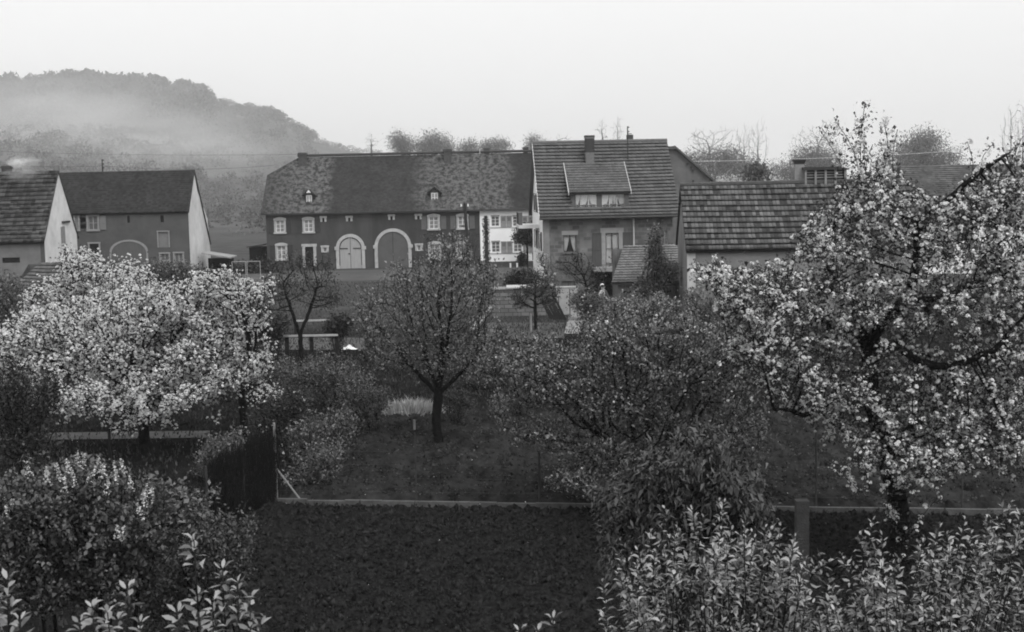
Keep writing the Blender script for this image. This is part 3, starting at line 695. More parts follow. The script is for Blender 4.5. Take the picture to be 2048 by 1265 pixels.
tiled_slope('roof', (F.f(1222, 567, -.3)[0], -.3, ze), (L + .05, -.3, ze), (x1t, DL, zt), (x0t, DL, zt), 15, .06, .035, .28, tile_mat('lean_to_tiles', .12, .22, .28, .33, patch=.2, bump=0, offset=0), ls)

# ------------------------------------------------------------------ barn on the right
YB = 80.0
p = at(1377, 640, YB); F = Frame(p.x, YB, R(-3.0)); BF = F
bn = empty('barn', F.o, F.yaw, 'grey rendered outbuilding with a big weathered tile roof behind the right blossom tree', 'barn')
L = 13.0; ze = F.f(1400, 503, -.3)[1]; RYb = 4.4; zr = F.f(1400, 371, RYb)[1]; slope = (zr - ze) / (RYb + .3); zw = ze + slope * .3 - .05
WBn = rect(F, 1440, 1477, 541, 613)
hull(bn, L, 2 * RYb, zw, RYb, zr - .1, [WBn], mat('barn_render', .15, .24, .7, bump=.2, bscale=15), depth=.2)
q = MB(); q.box(-.05, .42, -.06, .0, -.3, zw); q.build('corner_render', mat('barn_corner', .42, .52, 2), bn)
w_ = window(bn, *WBn, .13, mat('barn_frame', .4, .5, 3), PANE, 3, 4); q = MB(); q.box(WBn[0] - .15, WBn[1] + .2, -.15, .02, WBn[2] - .2, WBn[2]); q.build('sill', CONC, w_)
q = MB(); q.box(WBn[0], WBn[1], -.04, .02, WBn[3] + .003, WBn[3] + .12); q.build('lintel', CONC, w_)
BR = tile_mat('barn_tiles', .03, .15, .21, .5, mort=.012, mortc=.03, patch=.3, bump=.6, offset=0)
rf = tiled_slope('roof', (-.12, -.3, ze), (L + .2, -.3, ze), (L + .2, RYb, zr), (-.12, RYb, zr), 12, .1, .02, .21, BR, bn, seed=5, sag=.1)
tiled_slope('roof', (-.12, 2 * RYb + .3, ze), (L + .2, 2 * RYb + .3, ze), (L + .2, RYb, zr), (-.12, RYb, zr), 12, .05, 0, .21, BR, bn)
q = MB(); nr = 36
for k in range(nr): q.tube((-.12 + (L + .3) * k / nr, RYb, zr + .05), (-.1 + (L + .3) * (k + 1) / nr, RYb, zr + .05), .15, .13, 7)
q.build('ridge_tiles', mat('barn_ridge', .05, .09, 5, bump=.4), rf)
x0, z1 = F.f(1589, 325, RYb + .6); x1, _ = F.f(1607, 325, RYb + .6)
q = MB(); q.box(x0, x1, RYb + .3, RYb + .85, zr - .7, z1 - .1); c1 = q.build('chimney', mat('cement_chimney', .2, .3, 3, bump=.4), rf)
q = MB(); q.box(x0 - .12, x1 + .1, RYb + .15, RYb + 1.0, z1 + .1, z1 + .18)
q.prism([(x0 - .1, RYb + .17, z1 + .1), (x1 + .08, RYb + .17, z1 + .1), (x1, RYb + .3, z1 - .12), (x0, RYb + .3, z1 - .12)], (0, .5, 0)); q.build('chimney_cap', mat('cap_dark', .04, .06, 3), c1)
x0, z1 = F.f(1606, 335, RYb + .2); x1, z0 = F.f(1692, 365, RYb + .2)     # louvred ridge ventilator with flat lid
q = MB(); q.box(x0 - .05, x1 + .05, RYb - .25, RYb + .75, z1 - .18, z1); vt = q.build('roof_vent', mat('vent_lid', .03, .05, 3), rf)
q = MB()
for k in range(5):
    xa = x0 + .05 + (x1 - x0 - .2) * k / 4; q.box(xa, xa + .12, RYb - .18, RYb - .06, zr - .1, z1 - .18)
q.build('vent_post', WOOD, vt); q = MB()
for k in range(3): q.box(x0 + .2, x1 - .1, RYb - .02, RYb + .02, z1 - .35 - .15 * k, z1 - .28 - .15 * k)
q.build('louvre', mat('louvre_grey', .2, .26, 3), vt)
q = MB(); q.box(x0 + .1, x1 - .1, RYb + .1, RYb + .6, zr - .3, z1 - .18); q.build('vent_box', DARK, vt)

# ------------------------------------------------------------------ house far right behind the barn
YR = 112.0
p = at(1840, 560, YR); F = Frame(p.x, YR)
hr = empty('house', F.o, 0, 'white walled house with a broad plain tiled roof, mostly behind the right blossom tree', 'house')
L = 16.0; ze = F.f(1960, 433, -.3)[1]; RYr = 5.0; zr = F.f(1960, 329, RYr)[1]
hull(hr, L, 2 * RYr, ze, RYr, zr - .1, [], WHITE)
RR = tile_mat('broad_tiles', .07, .13, .25, .3, patch=.3, bump=.4)
tiled_slope('roof', (-.3, -.4, ze - .1), (L, -.4, ze - .1), (L, RYr, zr), (-.3, RYr, zr), 26, .05, 0, .25, RR, hr, ustep=.5)
tiled_slope('roof', (-.3, 2 * RYr + .4, ze - .1), (L, 2 * RYr + .4, ze - .1), (L, RYr, zr), (-.3, RYr, zr), 4, .05, 0, .25, RR, hr, ustep=2)
# gabled house behind the main house
YG = 118.0
p = at(1300, 540, YG); F = Frame(p.x, YG)
hg = empty('house', F.o, 0, 'grey gable ended house peeping out behind the tall stone house roof', 'house')
xr_, zr = F.f(1352, 299, 0); zE = F.f(1388, 330, 0)[1]; xE = F.f(1388, 330, 0)[0]; xl = 0.0; zEl = zr - .4
GL = F.f(1420, 440, 0)[0]
q = MB(); q.prism([(xl, 0, -.3), (GL, 0, -.3), (GL, 0, zr - (GL - xr_) * (zr - zE) / (xE - xr_)), (xr_, 0, zr), (xl, 0, zr)], (0, 9, 0)); q.build('wall', mat('far_gable', .1, .15, 1, bump=.3), hg)
sl_ = (zr - zE) / (xE - xr_)
q = MB(); q.prism([(xr_ - .1, -.3, zr + .1), (GL + .3, -.3, zr + .1 - (GL + .4 - xr_) * sl_), (GL + .3, -.3, zr + .28 - (GL + .4 - xr_) * sl_), (xr_ - .1, -.3, zr + .3)], (0, 9.6, 0)); q.box(xl, xr_ - .1, -.3, 9.3, zr + .01, zr + .25); q.build('roof', mat('far_roof', .07, .11, 3), hg)
for (a, b) in ((1375, 328), (1382, 335), (1386, 341), (1386, 362)):
    x0, z0 = F.f(a, b, 0); q = MB(); q.box(x0 - .07, x0 + .07, -.2, 0, z0 - .07, z0 + .07); q.build('insulator', METAL, hg)

# ------------------------------------------------------------------ left houses
Y1 = 110.0
p = at(90, 520, Y1); F1 = Frame(p.x - 12, Y1); F = F1
h1_ = empty('house', F.o, 0, 'leftmost house with a smoking chimney, worn pantiles and a white gable wall', 'house')
L = 12.0; RY1 = 4.3; D1 = 8.4; ze = F.f(45, 487, -.3)[1]; zr = F.f(100, 342, RY1)[1]; sl_ = (zr - ze) / (RY1 + .3); zw = ze + sl_ * .3 - .08
hw_ = rect(F, 4, 40, 516, 526)
hull(h1_, L, D1, zw, RY1, zr - .1, [hw_], mat('left_render', .12, .19, .8, bump=.2), sides=(True, False))
q = MB(); q.box(hw_[0], hw_[1], .12, .16, hw_[2], hw_[3]); q.build('window', DARK, h1_)
q = MB(); q.poly([(L, 0, -.3), (L, D1, -.3), (L, D1, zw), (L, RY1, zr - .1), (L, 0, zw)]); q.build('gable_wall', AGED, h1_)
q = MB(); q.box(L - .3, L + .02, -.03, .03, -.3, zw - .02); q.build('downpipe', mat('pipe_dark', .06, .09, 3), h1_)
c_ = F.I @ (CAM - F.o)
def side(px, py):                  # y,z on the gable plane x=L
    d = F.I @ ray(px, py); t = (L - c_.x) / d.x; q_ = c_ + d * t; return q_.y, q_.z
y0, z1 = side(121, 454); y1, z0 = side(130, 496); q = MB(); q.box(L, L + .08, y0, y1, z0, z1); q.build('shutter', mat('gable_shutter', .18, .24, 3), h1_)
y0, z1 = side(123, 443); y1, z0 = side(138, 445.5); q = MB(); q.box(L, L + .12, y0, y1, z0, z1); q.build('iron_bar', METAL, h1_)
LR = tile_mat('left_pantiles', .018, .085, .28, .36, patch=.45, bump=.3, offset=0)
rf = tiled_slope('roof', (-.2, -.3, ze), (L + .06, -.3, ze), (L + .06, RY1, zr), (-.2, RY1, zr), 17, .085, .035, .28, LR, h1_, seed=2, sag=.1)
tiled_slope('roof', (-.2, D1 + .4, ze), (L + .06, D1 + .4, ze), (L + .06, RY1, zr), (-.2, RY1, zr), 17, .05, 0, .28, LR, h1_)
x0, z1 = F.f(4, 332, RY1 + .3); x1, _ = F.f(21, 332, RY1 + .3); chimney(rf, x0, x1, RY1 + .1, RY1 + .7, zr - .5, z1)
q = MB(); q.box(L - .45, L - .1, RY1 + .3, RY1 + .8, zr - .3, zr + .42); q.build('chimney', mat('pale_stack', .14, .2, 4), rf)
SMOKE_AT = F.o + Vector(((x0 + x1) / 2, RY1 + .4, z1))

Y2 = 128.0
p = at(381, 528, Y2); F = Frame(p.x - 15.0, Y2)
h2_ = empty('barn', F.o, 0, 'grey barn house with plain roof, arched barn door and a white gable on its right', 'barn')
L = 15.0; RY2 = 2.9; D2 = 8.6; ze = F.f(260, 427, -.25)[1]; zr = F.f(330, 341, RY2)[1]; sl_ = (zr - ze) / (RY2 + .25); zw = ze + sl_ * .25 - .06
HW = [rect(F, 176, 196, 433, 460), rect(F, 150, 157, 433, 460), rect(F, 254, 260, 432, 446), rect(F, 320, 328, 431, 445), rect(F, 179, 199, 488, 520), rect(F, 321, 338, 508, 522), rect(F, 349, 366, 507, 524), rect(F, 316, 338, 464, 495)]
AR = rect(F, 222, 294, 484, 536)
bz = 2.6
mb = MB(); wall_holes(mb, 0, L, -.3, zw, HW, 0, .2); mb.poly([(0, 0, -.3), (0, D2, -.3), (0, D2, bz), (0, RY2, zr - .1), (0, 0, zw)]); mb.poly([(0, D2, -.3), (L, D2, -.3), (L, D2, bz), (0, D2, bz)]); mb.build('wall', mat('barn_grey', .065, .1, .6, bump=.25, bscale=12), h2_)
q = MB(); q.poly([(L, 0, -.3), (L, D2 + .25, -.3), (L, D2, bz), (L, D2 - .6, bz + 2.4), (L, RY2 + 1.2, zr - 2.0), (L, RY2, zr - .1), (L, 0, zw)]); q.build('gable_wall', AGED, h2_)
for k, h in enumerate(HW):
    if k in (0, 1):
        window(h2_, *h, .13, mat('dull_frame', .28, .34, 3), PANE, 2, 2); surround(h2_, *h, .14, mat('dull_stone', .24, .3, 3))
        shutter(h2_, h[1] + .2, h[1] + .75, h[2], h[3], 0, mat('dull_shutter', .16, .2, 3))
        if k == 0: shutter(h2_, h[0] - .75, h[0] - .2, h[2], h[3], 0, MATS['dull_shutter'])
    elif k in (2, 3): q = MB(); q.box(h[0], h[1], .1, .14, h[2], h[3]); q.build('vent_hole', DARK, h2_)
    elif k == 4: q = MB(); q.box(h[0], h[1], .1, .16, h[2] - 1, h[3]); q.build('door', DARK, h2_); surround(h2_, *h, .14, MATS['dull_stone'], sill=False)
    elif k == 7: q = MB(); q.box(h[0], h[1], .08, .12, h[2], h[3]); q.build('hatch', mat('hatch', .15, .2, 3), h2_); surround(h2_, *h, .09, MATS['dull_stone'], sill=False)
    else: window(h2_, *h, .13, MATS['dull_frame'], PANE, 2, 1); surround(h2_, *h, .12, MATS['dull_stone'])
# flat segmental arch over the barn door
cx = (AR[0] + AR[1]) / 2; ww = (AR[1] - AR[0]) / 2; zt = AR[3]; rs = 1.05
pts = [(cx + ww * math.cos(a), zt - rs + rs * math.sin(a)) for a in np.linspace(0, math.pi, 15)]
q = MB()
for (xa, za), (xb, zb2) in zip(pts, pts[1:]):
    k = 1 + .16 / ww; q.prism([(xa, -.06, za), (xb, -.06, zb2), (cx + (xb - cx) * k, -.06, zb2 + .15), (cx + (xa - cx) * k, -.06, za + .15)], (0, .08, 0))
q.box(AR[1], AR[1] + .16, -.06, .02, -.3, zt - rs); q.box(AR[0] - .16, AR[0], -.06, .02, -.3, zt - rs); q.build('door_arch', MATS['dull_stone'], h2_)
q = MB(); q.prism([(AR[0], -.02, -.2), (AR[1], -.02, -.2)] + [(a, -.02, b) for a, b in pts], (0, .03, 0)); q.build('barn_door', mat('barn_planks', .08, .12, 2, stretch=(8, 8, .5)), h2_)
RB = tile_mat('plain_tiles', .024, .05, .24, .22, patch=.3, bump=.4)
rf = tiled_slope('roof', (-.2, -.25, ze), (L + .1, -.25, ze), (L + .1, RY2, zr), (-.2, RY2, zr), 22, .05, 0, .24, RB, h2_, ustep=.4, sag=.06)
tiled_slope('roof', (-.2, D2 + .2, bz - .05), (L + .1, D2 + .2, bz - .05), (L + .1, RY2, zr), (-.2, RY2, zr), 8, .05, 0, .24, RB, h2_, ustep=2)
xm, zm = F.f(204, 319, RY2); q = MB(); q.tube((xm, RY2, zr - .3), (xm, RY2, zm), .07, .06, 6); mst = q.build('mast', METAL, rf)
for dz in (.15, .5, .85): q = MB(); q.tube((xm + .1, RY2, zm - dz), (xm + .1, RY2, zm - dz + .14), .1, .06, 6); q.build('insulator', METAL, mst)
MAST2 = F.o + Vector((xm, RY2, zm - .6))
# lean-to roof by its white gable
a = at(405, 505, 131.0)
ln = empty('lean_to', (a.x, 131.0, 0), 0, 'small open lean-to with a pale sloping roof against the white gable of the grey barn', 'shed')
x1 = at(464, 514, 131.0).x - a.x; z0 = a.z; z1 = at(464, 514, 131.0).z
q = MB(); q.prism([(0, -.6, z0), (x1, -.6, z1), (x1, -.6, z1 - .12), (0, -.6, z0 - .12)], (0, 3, 0)); q.build('roof', mat('tin_roof', .24, .36, 2), ln)
q = MB(); q.box(0.02, x1 - .3, 2.2, 2.3, -.3, z1 - .2); q.build('wall', DARK, ln)
q = MB(); q.tube((x1 - .25, -.4, -.3), (x1 - .25, -.4, z1 - .1), .07, n=6); q.build('post', BARK, ln)
# small tiled shed in front of the leftmost house
YS = 96.0
p = at(24, 590, YS); F = Frame(p.x, YS)
sh = empty('shed', F.o, 0, 'low shed with a sunken pantiled roof in front of the leftmost house', 'shed')
L = F.f(130, 590)[0]; ze = F.f(60, 584, -.2)[1]; zt = F.f(70, 526, 3.6)[1]
hull(sh, L, 3.6, ze, 3.6, zt - .1, [], mat('shed_grey', .06, .1, 2), back_z=zt - .1)
tiled_slope('roof', (-.2, -.2, ze), (L + .2, -.2, ze), (L + .2, 3.6, zt), (-.1 + .9, 3.6, zt), 9, .08, .03, .28, tile_mat('shed_tiles', .06, .12, .28, .36, patch=.3, bump=0, offset=0), sh, sag=.12)

# ------------------------------------------------------------------ vegetation helpers
def colonize(rng, roots, attr, step, infl, kill, iters=70, jitter=.25, pull=(0, 0, 0)):
    """space colonisation: branches grow from the roots' polylines into the crown's points"""
    N = []; par = []
    for poly in roots:
        poly = [np.array(q, float) for q in poly]; prev = -1
        if N:
            dd = np.linalg.norm(np.array(N) - poly[0], axis=1)
            if dd.min() < .3: prev = int(dd.argmin())
        if prev < 0: N.append(poly[0]); par.append(-1); prev = len(N) - 1
        for a, b in zip(poly, poly[1:]):
            m = max(1, int(round(np.linalg.norm(b - a) / step)))
            for k in range(1, m + 1):
                pt = a + (b - a) * k / m
                if not (k == m): pt = pt + rng.normal(0, step * .08, 3)
                N.append(pt); par.append(prev); prev = len(N) - 1
    N = np.array(N); par = list(par); A = np.array(attr)
    d = np.linalg.norm(A[:, None] - N[None], axis=2); near = d.argmin(1); nd = d.min(1)
    pull = np.array(pull, float)
    for it in range(iters):
        act = np.isfinite(nd) & (nd < infl)
        if not np.isfinite(nd).any(): break
        while not act.any(): infl *= 1.4; act = np.isfinite(nd) & (nd < infl)
        idx = near[act]; v = A[act] - N[idx]; v /= np.linalg.norm(v, axis=1)[:, None] + 1e-9
        u, inv = np.unique(idx, return_inverse=True); s = np.zeros((len(u), 3)); np.add.at(s, inv, v)
        s += rng.normal(0, jitter, s.shape) + pull; s /= np.linalg.norm(s, axis=1)[:, None] + 1e-9
        new = N[u] + s * step; b0 = len(N)
        N = np.vstack([N, new]); par += list(u)
        al = np.isfinite(nd); Aa = A[al]
        dd = np.linalg.norm(Aa[:, None] - new[None], axis=2); j = dd.argmin(1); m = dd.min(1)
        ia = np.where(al)[0]; better = m < nd[ia]
        near[ia[better]] = b0 + j[better]; nd[ia[better]] = m[better]
        nd[ia[nd[ia] < kill]] = np.inf
        if len(N) > 9000: break
    return N, np.array(par)
def radii(par, n, tip, base, expo=2.3):
    c = np.zeros(n)
    kids = np.zeros(n, int)
    for i in range(n):
        if par[i] >= 0: kids[par[i]] += 1
    for i in range(n - 1, -1, -1):
        if kids[i] == 0: c[i] += 1
        if par[i] >= 0: c[par[i]] += c[i] + .02
    r = tip * c ** (1 / expo); mxr = r[par < 0].max()
    return np.where(r > tip * 2, np.minimum(tip * 2 + (r - tip * 2) * (base - tip * 2) / max(mxr - tip * 2, 1e-6), base), r), kids
def tubes(P, Q, r0, r1, n=5):
    d = Q - P; d /= np.linalg.norm(d, axis=1)[:, None] + 1e-9
    ref = np.where(np.abs(d[:, 2:3]) < .9, np.array([[0, 0, 1.]]), np.array([[1., 0, 0]]))
    u = np.cross(d, ref); u /= np.linalg.norm(u, axis=1)[:, None] + 1e-9; w = np.cross(d, u)
    a = np.arange(n) * 2 * math.pi / n; ca, sa = np.cos(a), np.sin(a)
    ring = u[:, None] * ca[None, :, None] + w[:, None] * sa[None, :, None]
    V = np.concatenate([P[:, None] + ring * r0[:, None, None], Q[:, None] + ring * r1[:, None, None]], 1)
    b = np.arange(len(P))[:, None] * 2 * n; k = np.arange(n)[None]; k2 = (np.arange(n)[None] + 1) % n
    F = np.stack([b + k, b + k2, b + n + k2, b + n + k], 2).reshape(-1, 4)
    return V.reshape(-1, 3), F
def wood_mesh(N, par, r, m, parent, name='trunk', thick=.05):
    i = np.where(par >= 0)[0]; big = i[r[i] > thick]; small = i[r[i] <= thick]
    Vs, Fs, o = [], [], 0
    for ids, n in ((big, 9), (small, 4)):
        if not len(ids): continue
        P, Q = N[par[ids]], N[ids]; d = Q - P
        V, F_ = tubes(P - d * .06, Q + d * .06, np.minimum(r[par[ids]], r[ids] * 1.35), r[ids], n); Vs.append(V); Fs.append(F_ + o); o += len(V)
    return mesh_np(name, np.concatenate(Vs), Fs, m, parent, smooth=True)
T_LEAF = (np.array([[0, 0, 0], [.32, .5, .12], [0, 1, -.06], [-.32, .5, .12]]), [[0, 1, 2, 3]])
T_OVAL = (np.array([[0, 0, 0], [.17, .28, .07], [.2, .62, .06], [0, 1, -.1], [-.2, .62, .06], [-.17, .28, .07], [0, .3, 0], [0, .65, .0]]),
          [[0, 1, 6, 6], [1, 2, 7, 6], [2, 3, 7, 7], [0, 6, 5, 5], [5, 6, 7, 4], [4, 7, 3, 3]])
T_LONG = (np.array([[0, 0, 0], [.16, .4, .05], [0, 1, -.2], [-.16, .4, .05]]), [[0, 1, 2, 3]])
def t_blossom(seed, n=8):
    r = np.random.default_rng(seed); V, Fc = [], []
    for k in range(n):
        d = r.normal(size=3); d[2] = abs(d[2]) * .8 + .1; d /= np.linalg.norm(d); c = d * .38
        u = np.cross(d, r.normal(size=3)); u /= np.linalg.norm(u); w = np.cross(d, u); s = .2 + .1 * r.random()
        b = len(V)
        for a, bb in ((1, 0), (0, 1), (-1, 0), (0, -1)): V.append(c + (u * a + w * bb) * s + d * .07)
        V.append(c - d * .03)
        Fc += [[b, b + 1, b + 4, b + 4], [b + 1, b + 2, b + 4, b + 4], [b + 2, b + 3, b + 4, b + 4], [b + 3, b, b + 4, b + 4]]
    return np.array(V), Fc
def scatter(name, tpl, pos, along, nor, size, m, parent):
    """many copies of a small leaf or blossom shape in one mesh"""
    tv, tf = tpl; a = along / (np.linalg.norm(along, axis=1)[:, None] + 1e-9)
    n = nor - a * (nor * a).sum(1)[:, None]; n /= np.linalg.norm(n, axis=1)[:, None] + 1e-9; x = np.cross(a, n)
    rv = np.random.default_rng(len(pos)); wr = rv.uniform(.7, 1.25, (len(pos), 1, 1)); zr = rv.normal(1.2, 1.1, (len(pos), 1, 1)); tw = rv.normal(0, .25, (len(pos), 1, 1))
    zz = tv[None, :, 2:3] * zr + tv[None, :, 0:1] * tv[None, :, 1:2] * tw
    V = pos[:, None] + size[:, None, None] * (tv[None, :, 0:1] * wr * x[:, None] + tv[None, :, 1:2] * a[:, None] + zz * n[:, None])
    k = len(tv); off = (np.arange(len(pos)) * k)[:, None, None]
    f = np.array([q for q in tf if q[2] != q[3]]); t = np.array([q[:3] for q in tf if q[2] == q[3]]); Fs = []
    if len(f): Fs.append((f[None] + off).reshape(-1, 4))
    if len(t): Fs.append((t[None] + off).reshape(-1, 3))
    return mesh_np(name, V.reshape(-1, 3), Fs, m, parent)
def unit(rng, n): v = rng.normal(size=(n, 3)); return v / np.linalg.norm(v, axis=1)[:, None]
def crown_points(rng, blobs, per, shell=.5):
    """blobs: centre, radii -> points in the union of ellipsoids, denser towards the outside"""
    P = []
    vol = np.array([b[1][0] * b[1][1] * b[1][2] for b in blobs]) ** .75; vol /= vol.sum()
    for (c, r), f in zip(blobs, vol):
        k = max(4, int(per * f)); d = unit(rng, k); rad = rng.random(k) ** shell
        P.append(np.array(c) + d * rad[:, None] * np.array(r))
    return np.concatenate(P)
def blobs_px(lst, Y, dep):         # crown lobes: photo position and radius -> metres at their own distance
    out = []
    for q in lst:
        px, py, rx, ry = q[:4]; yy = Y + (q[4] if len(q) > 4 else 0.0); c = at(px, py, yy); k = yy / FPX
        out.append(((c.x, c.y, c.z), (rx * k, q[5] if len(q) > 5 else dep, ry * k)))
    return out
def tips_of(N, par, r, kids, thr):
    i = np.where((r < thr) & (par >= 0))[0]; d = N[i] - N[par[i]]; return N[i], d / (np.linalg.norm(d, axis=1)[:, None] + 1e-9)

LEAF_MID = leaf_mat('leaf_mid', .05, .2)
LEAF_DARK = leaf_mat('leaf_dark', .022, .075)
LEAF_PALE = leaf_mat('leaf_pale', .09, .24)
LEAF_LIGHT = leaf_mat('leaf_light', .13, .42)
PETAL = leaf_mat('petal', .72, .93, .25, rough=.8, spec=.1)

def plant(name, label, cat, base, blobs, seed, per=500, step=.3, infl=2.5, kill=.45, trunk_top=None, R0=.12, tip=.012, wood=BARK,
          leaf=None, leaf_n=4, leaf_size=.07, tpl=T_LEAF, leaf_spread=.15, droop=0.0, up=.3, bloss=None, bl_n=2, bl_size=.1, bl_spread=.14,
          thr=.03, roots=None, pull=(0, 0, .1), group=None, jitter=.25, shell=.5, leaf_var=.35, extra=None, thick=.05, crown_name='crown', dl=3.6, db=1.4, clump=.5, fringe=3):
    rng = np.random.default_rng(seed); b = np.array(base, float)
    step, kill, per, leaf_n, bl_n = step * .62, kill * .55, int(per * 2.8), leaf_n * dl, bl_n * db
    o = empty(name, tuple(b), 0, label, cat, group)
    A = crown_points(rng, blobs, per, shell); A = A[A[:, 2] > .1]
    for c, rr in blobs:             # openings in the crown, and twigs that reach out of it
        dv = unit(rng, 1)[0]; vc = np.array(c) + dv * np.array(rr) * .75; keep = np.linalg.norm((A - vc) / np.array(rr), axis=1) > .42
        if keep.sum() > 30: A = A[keep]
    if fringe:
        fx = []
        for c, rr in blobs:
            dv = unit(rng, fringe); dv[:, 2] = np.abs(dv[:, 2]) * 1.2 + .15; dv /= np.linalg.norm(dv, axis=1)[:, None]
            fx += [q for q in np.array(c) + dv * np.array(rr) * rng.uniform(1.05, 1.4, (fringe, 1)) if q[2] > .3]
        extra = list(extra) + fx if extra is not None else fx
    if roots is None:
        tt = np.array(trunk_top, float) if trunk_top is not None else b + np.array([0, 0, max(.3, A[:, 2].min() * .7)])
        roots = [[b - np.array([0, 0, .15]), b + (tt - b) * .5 + rng.normal(0, .04, 3), tt]]
    N, par = colonize(rng, roots, A, step, infl, kill, jitter=jitter, pull=pull)
    if extra is not None:          # long free shoots grown from the nearest branch
        for tipp in extra:
            tipp = np.array(tipp, float); j = np.linalg.norm(N - tipp + np.array([0, 0, .8]), axis=1).argmin(); s = N[j]; m = max(3, int(np.linalg.norm(tipp - s) / step)); pj = j
            bow = rng.normal(0, .08, 3)
            for k in range(1, m + 1):
                t = k / m; N = np.vstack([N, s + (tipp - s) * t + bow * math.sin(math.pi * t)]); par = np.append(par, pj); pj = len(N) - 1
    r, kids = radii(par, len(N), tip, R0)
    print('PLANT', name, seed, 'nodes', len(N), 'thin', int((r < thr).sum()))
    Nl = N - b; w = wood_mesh(Nl, par, r, wood, o, 'trunk' if R0 > .05 else 'stems', thick)
    tp, td = tips_of(Nl, par, r, kids, thr)
    if leaf is not None:
        k = np.where(rng.random(len(tp)) < clump, rng.poisson(leaf_n / clump * .9, len(tp)), rng.poisson(leaf_n * .12, len(tp))); i = np.repeat(np.arange(len(tp)), k); n = len(i)
        pos = tp[i] + rng.normal(0, leaf_spread, (n, 3)) - td[i] * rng.random((n, 1)) * step
        al = td[i] * .6 + unit(rng, n) * .9 + np.array([0, 0, up - droop]); nn = unit(rng, n) * .7 + np.array([0, 0, 1.0]) + (0 if droop == 0 else td[i] * .6)
        scatter(crown_name, tpl, pos, al, nn, leaf_size * (1 + leaf_var * rng.normal(size=n)).clip(.4, 1.9), leaf, o)
    if bloss is not None:
        k = np.where(rng.random(len(tp)) < .7, rng.poisson(bl_n / .7, len(tp)), 0); i = np.repeat(np.arange(len(tp)), k); n = len(i)
        pos = tp[i] + rng.normal(0, bl_spread, (n, 3)) - td[i] * rng.random((n, 1)) * step
        al = unit(rng, n); al[:, 2] *= .3; nn = unit(rng, n) * .6 + np.array([0, 0, .8]); sz = bl_size * (1 + .3 * rng.normal(size=n)).clip(.35, 1.8)
        V = []; third = np.array_split(rng.permutation(n), 3)
        vs, fs, off = [], [], 0
        for q, ids in enumerate(third):
            if not len(ids): continue
            tv, tf = t_blossom(q + 1); a = al[ids]; a /= np.linalg.norm(a, axis=1)[:, None] + 1e-9
            nn_ = nn[ids] - a * (nn[ids] * a).sum(1)[:, None]; nn_ /= np.linalg.norm(nn_, axis=1)[:, None] + 1e-9; x = np.cross(a, nn_)
            VV = pos[ids][:, None] + sz[ids][:, None, None] * (tv[None, :, 0:1] * x[:, None] + tv[None, :, 1:2] * a[:, None] + tv[None, :, 2:3] * nn_[:, None])
            t = np.array([f[:3] for f in tf]); fs.append((t[None] + (np.arange(len(ids)) * len(tv))[:, None, None]).reshape(-1, 3) + off); vs.append(VV.reshape(-1, 3)); off += len(ids) * len(tv)
        mesh_np('blossom', np.concatenate(vs), fs, bloss, o)
    return o, N, par, r

# ------------------------------------------------------------------ orchard trees
def ga(px, py): p_ = gp(px, py); return np.array([p_.x, p_.y, 0.0])
def a3(px, py, Y): p_ = at(px, py, Y); return np.array([p_.x, p_.y, p_.z])

# left blossom trees: one broad crown in front, two more behind it
b = ga(288, 898); Y = b[1]
XL = [a3(x_, y_, Y + d_) for x_, y_, d_ in ((220, 610, 0), (260, 590, .5), (320, 560, 0), (350, 570, -.5), (380, 590, .3), (420, 585, 0), (110, 610, .4), (70, 620, 0), (20, 640, -.3), (-10, 690, 0), (545, 700, 0), (540, 740, .2), (530, 680, -.3), (170, 600, -.4), (250, 862, -1.8), (330, 850, -1.6), (120, 860, -1), (430, 840, -1), (215, 850, -1.5), (380, 845, -1.2), (70, 800, -.6))]
plant('blossom_tree', 'broad white blossoming fruit tree at the left, widest of the three that stand together', 'tree', b,
      blobs_px([(150, 690, 150, 95), (310, 660, 170, 90), (400, 660, 120, 80), (430, 700, 80, 70), (390, 590, 70, 44), (280, 770, 215, 62, -1.2), (60, 690, 80, 75), (470, 720, 75, 50), (300, 600, 110, 40), (180, 790, 110, 45), (400, 780, 90, 45, -.8), (290, 835, 60, 25, -1.8, 1.2)], Y, 3.0),
      11, per=1500, step=.26, infl=2.2, kill=.36, trunk_top=b + [0, .1, 1.5], R0=.17, extra=XL, leaf=LEAF_DARK, leaf_n=2.0, leaf_size=.07, leaf_spread=.12, bloss=PETAL, bl_n=3.7, bl_size=.082, bl_spread=.1, thr=.035, group='white blossoming fruit trees at the left')
b = np.array([a3(170, 700, 53.0)[0], 53.0, 0])
plant('blossom_tree', 'blossoming fruit tree behind the broad one, its crown rising before the left white gable', 'tree', b,
      blobs_px([(190, 570, 85, 55), (115, 600, 70, 45), (270, 560, 40, 38), (130, 650, 90, 40), (160, 520, 40, 22), (245, 590, 60, 40)], 53.0, 2.2),
      12, per=700, step=.28, infl=2.2, kill=.4, trunk_top=b + [.1, 0, 1.7], R0=.15, leaf=LEAF_DARK, leaf_n=2.0, leaf_size=.075, leaf_spread=.13, bloss=PETAL, bl_n=3.3, bl_size=.085, bl_spread=.14, thr=.035, group='white blossoming fruit trees at the left')
b = ga(489, 905)
plant('blossom_tree', 'thin blossoming fruit tree with arching twigs at the right edge of the left blossom trees', 'tree', b,
      blobs_px([(470, 590, 60, 40), (520, 580, 26, 26), (430, 560, 40, 26), (500, 640, 42, 30), (515, 720, 30, 35), (450, 560, 20, 30), (540, 790, 40, 14, -.3, .8), (490, 760, 40, 30)], b[1] + .3, 1.5),
      13, per=420, step=.25, infl=2.2, kill=.36, trunk_top=b + [-.05, .1, 1.9], R0=.11, leaf=LEAF_DARK, leaf_n=1.2, leaf_size=.07, leaf_spread=.1, bloss=PETAL, bl_n=2.2, bl_size=.078, bl_spread=.08, thr=.03, group='white blossoming fruit trees at the left')

